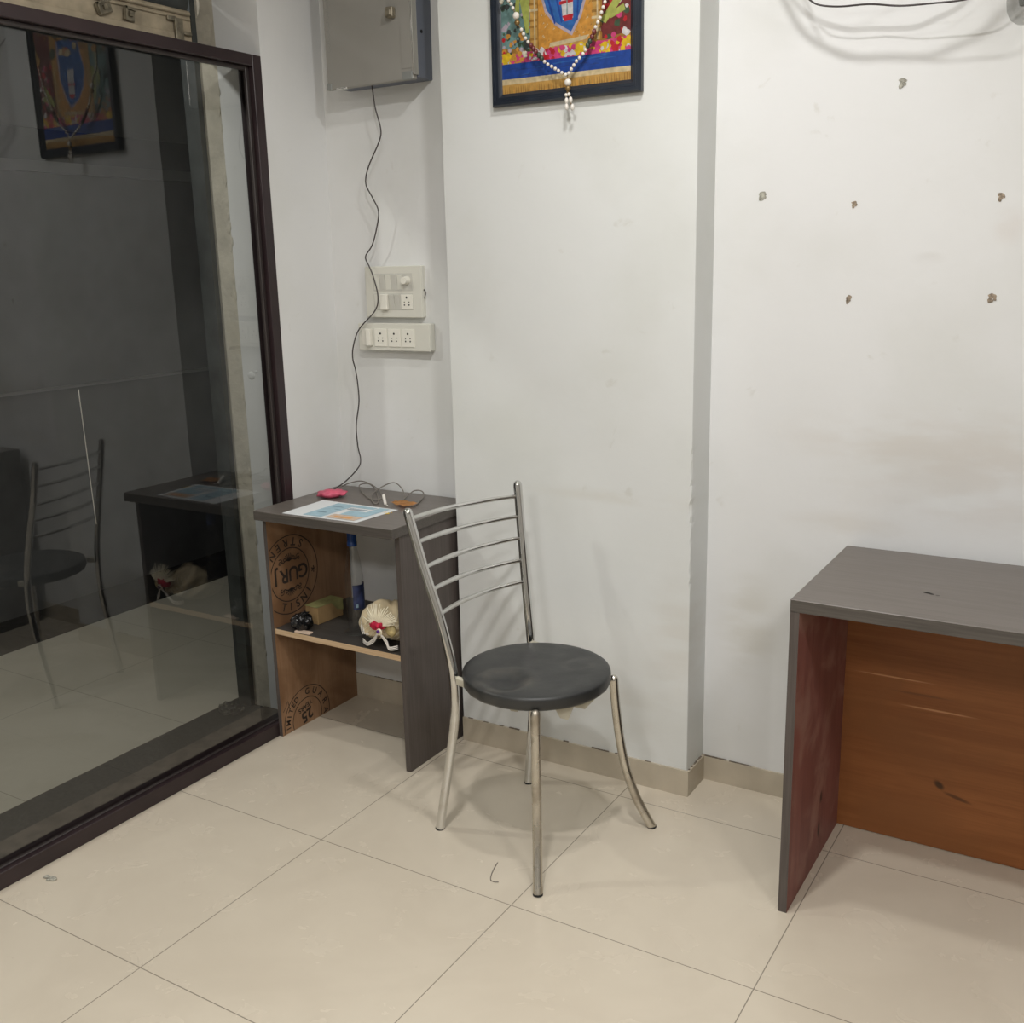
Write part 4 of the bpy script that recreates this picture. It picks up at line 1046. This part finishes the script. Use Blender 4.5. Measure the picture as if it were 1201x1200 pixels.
mesh_obj('red_pom', bm, M['red_pom'], tu, smooth=True)
bm = bmesh.new(); sphere(bm, fx+Vector((.004, -.018, -.008)), .0065, 2, 0, (1, .5, .9)); mesh_obj('gem', bm, M['purple'], tu, smooth=True)
bm = bmesh.new(); bmesh.ops.create_cone(bm, cap_ends=True, segments=20, radius1=.011, radius2=.009, depth=.004, matrix=Matrix.Translation(fx+Vector((.004, -.014, -.010))) @ Matrix.Rotation(PI/2, 4, 'X')); mesh_obj('gem_mount', bm, M['crest'], tu)
bm = bmesh.new(); sphere(bm, fx+Vector((.032, .008, -.006)), .019, 3, 0, (1, .6, 1.1))
for v in bm.verts: v.co += v.co.normalized()*noise.noise(v.co*90)*.002
mesh_obj('gold_rosette', bm, M['gold'], tu, smooth=True)
bm = bmesh.new()
for s, ex in ((-1, -.080), (1, .054)):
    for q in range(3):
        o_ = q*.0042
        P = [fx+Vector((.002+s*.006, -.012, -.018+o_*.3)), Vector((fx.x+s*.022+s*o_*.4, -.106, .028+o_)), Vector((fx.x+ex*.62, -.106, .010+o_)), Vector((fx.x+ex, -.090, .010+o_*1.3))]
        tube(bm, catmull(P, 5), .0019, 6)
mesh_obj('pearl_strands', bm, M['pearl'], tu, smooth=True)
bm = bmesh.new()
for k in range(4):
    P = [(-.070+k*.006, -.060-k*.006, .052+k*.002), (-.052+k*.007, -.085, .036), (-.036+k*.007, -.098, .022)]
    tube(bm, catmull([(a, b, c+.018) for a, b, c in P], 4), .0017, 6)
mesh_obj('side_strands', bm, M['pearl'], tu, smooth=True)

# ------------------------------------------------------------------ litter on floor, marks on walls
bm = bmesh.new()
for (dx, dy, r) in ((-.012, 0, .007), (.0, .004, .006), (.012, .002, .008), (.004, -.006, .005)): sphere(bm, (dx, dy, .003), r, 2, 0, (1.2, .9, .4))
for v in bm.verts: v.co += Vector((noise.noise(v.co*200), noise.noise(v.co*180), 0))*.003; v.co.z = max(.0002, v.co.z)
o = mesh_obj('grey_litter', bm, M['mark']); o.location = (-2.262, 1.385, 0)
tag(o, 'small grey crumb of litter on the floor beside the window frame', 'litter')
bm = bmesh.new(); tube(bm, catmull([(-1.300, 2.003, .0015), (-1.293, 1.975, .0015), (-1.284, 1.948, .0015), (-1.274, 1.930, .0015), (-1.262, 1.927, .0015), (-1.252, 1.932, .0015)], 5), .0011, 6)
tag(mesh_obj('loose_thread', bm, M['cable_grey'], smooth=True), 'short curled thread lying on the floor in front of the chair', 'thread')
def mark(x, z, w, h, m, label, seed):
    rnd = random.Random(seed); bm = bmesh.new(); d = 0
    for (ux, uz, rw, rh) in ((0, .22, .5, .28), (-.12, -.2, .32, .34), (.28, -.05, .2, .2)):
        n = 11; d += .0002
        ux += rnd.uniform(-.08, .08); uz += rnd.uniform(-.08, .08)
        P = []
        for i in range(n):
            q = 2*PI*i/n; k = rnd.uniform(.7, 1.15)
            P.append((x+w*(ux+rw*math.cos(q)*k), YR+.0002, z+h*(uz+rh*math.sin(q)*k)))
        prism(bm, P, (0, -.0008-d, 0), 0)
    tag(mesh_obj('tape_remnant', bm, m), label, 'wall mark', 'torn tape remnants on the back wall')
mark(-.553, 1.889, .020, .022, M['mark'], 'uppermost grey tape remnant, just below the drooping cable', 1)
mark(-.881, 1.652, .024, .022, M['mark'], 'tape remnant nearest the pillar on the back wall', 2)
mark(-.650, 1.622, .014, .018, M['mark_brown'], 'small brown tape remnant in the middle of the upper row', 3)
mark(-.322, 1.625, .016, .020, M['mark_brown'], 'faint tape remnant at the right end of the upper row', 4)
mark(-.652, 1.394, .014, .022, M['mark_brown'], 'narrow brown tape remnant at the left of the lower pair', 5)
mark(-.325, 1.397, .020, .022, M['mark_brown'], 'brown tape remnant at the right of the lower pair', 6)

# ------------------------------------------------------------------ lamps, out of frame: pair near the chair, the rest added as fill
def lamp(x, y, power, r=.055, col=(1, .985, .965)):
    t = empty('ceiling_or_fill_lamp', (x, y, ZC))
    bm = bmesh.new(); lathe(bm, [(0, 0), (r+.02, 0), (r+.02, -.028), (r+.004, -.032), (r+.002, -.026), (0, -.026)], 32); mesh_obj('lamp_housing', bm, M['lamp_body'], t, smooth=True, angle=.5)
    bm = bmesh.new(); lathe(bm, [(0, -.0265), (r, -.0265), (r, -.030), (0, -.030)], 32); mesh_obj('lamp_diffuser', bm, M['lamp_glow'], t)
    l = bpy.data.lights.new('ceiling_or_fill_light', 'AREA'); l.shape = 'DISK'; l.size = 2*r; l.energy = power; l.color = col
    lo = bpy.data.objects.new('ceiling_or_fill_light', l); C.objects.link(lo); lo.location = (x, y, ZC-.036)
    return t
LA = [(-.90, 1.85, 8, .055), (-.85, 1.15, 16, .06), (.9, .6, 15, .2), (-.6, -1.2, 20, .3), (1.0, -1.2, 18, .3)]  # entries after the chair-side pair are added to fill the room
labs = ['round ceiling lamp nearest the back wall', 'round ceiling lamp above the chair side of the room', 'added fill lamp on the right half of the ceiling', 'added fill lamp behind the camera towards the shop front', 'added fill lamp in the far corner behind the camera']
for (x, y, p, r_), lb_ in zip(LA, labs): tag(lamp(x, y, p, r_), lb_, 'lamp', 'round ceiling lamps')

tag(lamp(-3.15, 1.2, 15), 'added unseen lamp brightening the porch outside the shop front', 'lamp')  # weak source added to brighten the porch and jamb
sbox('ceiling_porch', -4.0, XW-.2, -1.5, 4.6, ZC, ZC+.1, M['ceiling'])
w = bpy.data.worlds.new('night'); sc.world = w; w.use_nodes = True
w.node_tree.nodes['Background'].inputs[0].default_value = (.02, .022, .025, 1); w.node_tree.nodes['Background'].inputs[1].default_value = .25

# ------------------------------------------------------------------ camera
cam = bpy.data.cameras.new('camera'); co = bpy.data.objects.new('camera', cam); C.objects.link(co)
cam.sensor_fit = 'HORIZONTAL'; cam.sensor_width = 36; cam.lens = 36*1216.54/1201; cam.clip_start = .02
F = Vector((-.50886025, .82837946, -.23419802)); R = Vector((.85475537, .51851397, -.0231629)); U = Vector((-.10224728, .21196869, .97191294))
m4 = Matrix(((R.x, U.x, -F.x, 0), (R.y, U.y, -F.y, 0), (R.z, U.z, -F.z, 1.5063), (0, 0, 0, 1)))
co.matrix_world = m4
sc.camera = co
sc.view_settings.view_transform = 'Standard'; sc.view_settings.look = 'None'; sc.view_settings.gamma = 1; sc.view_settings.use_curve_mapping = False
sc.view_settings.exposure = 0.24
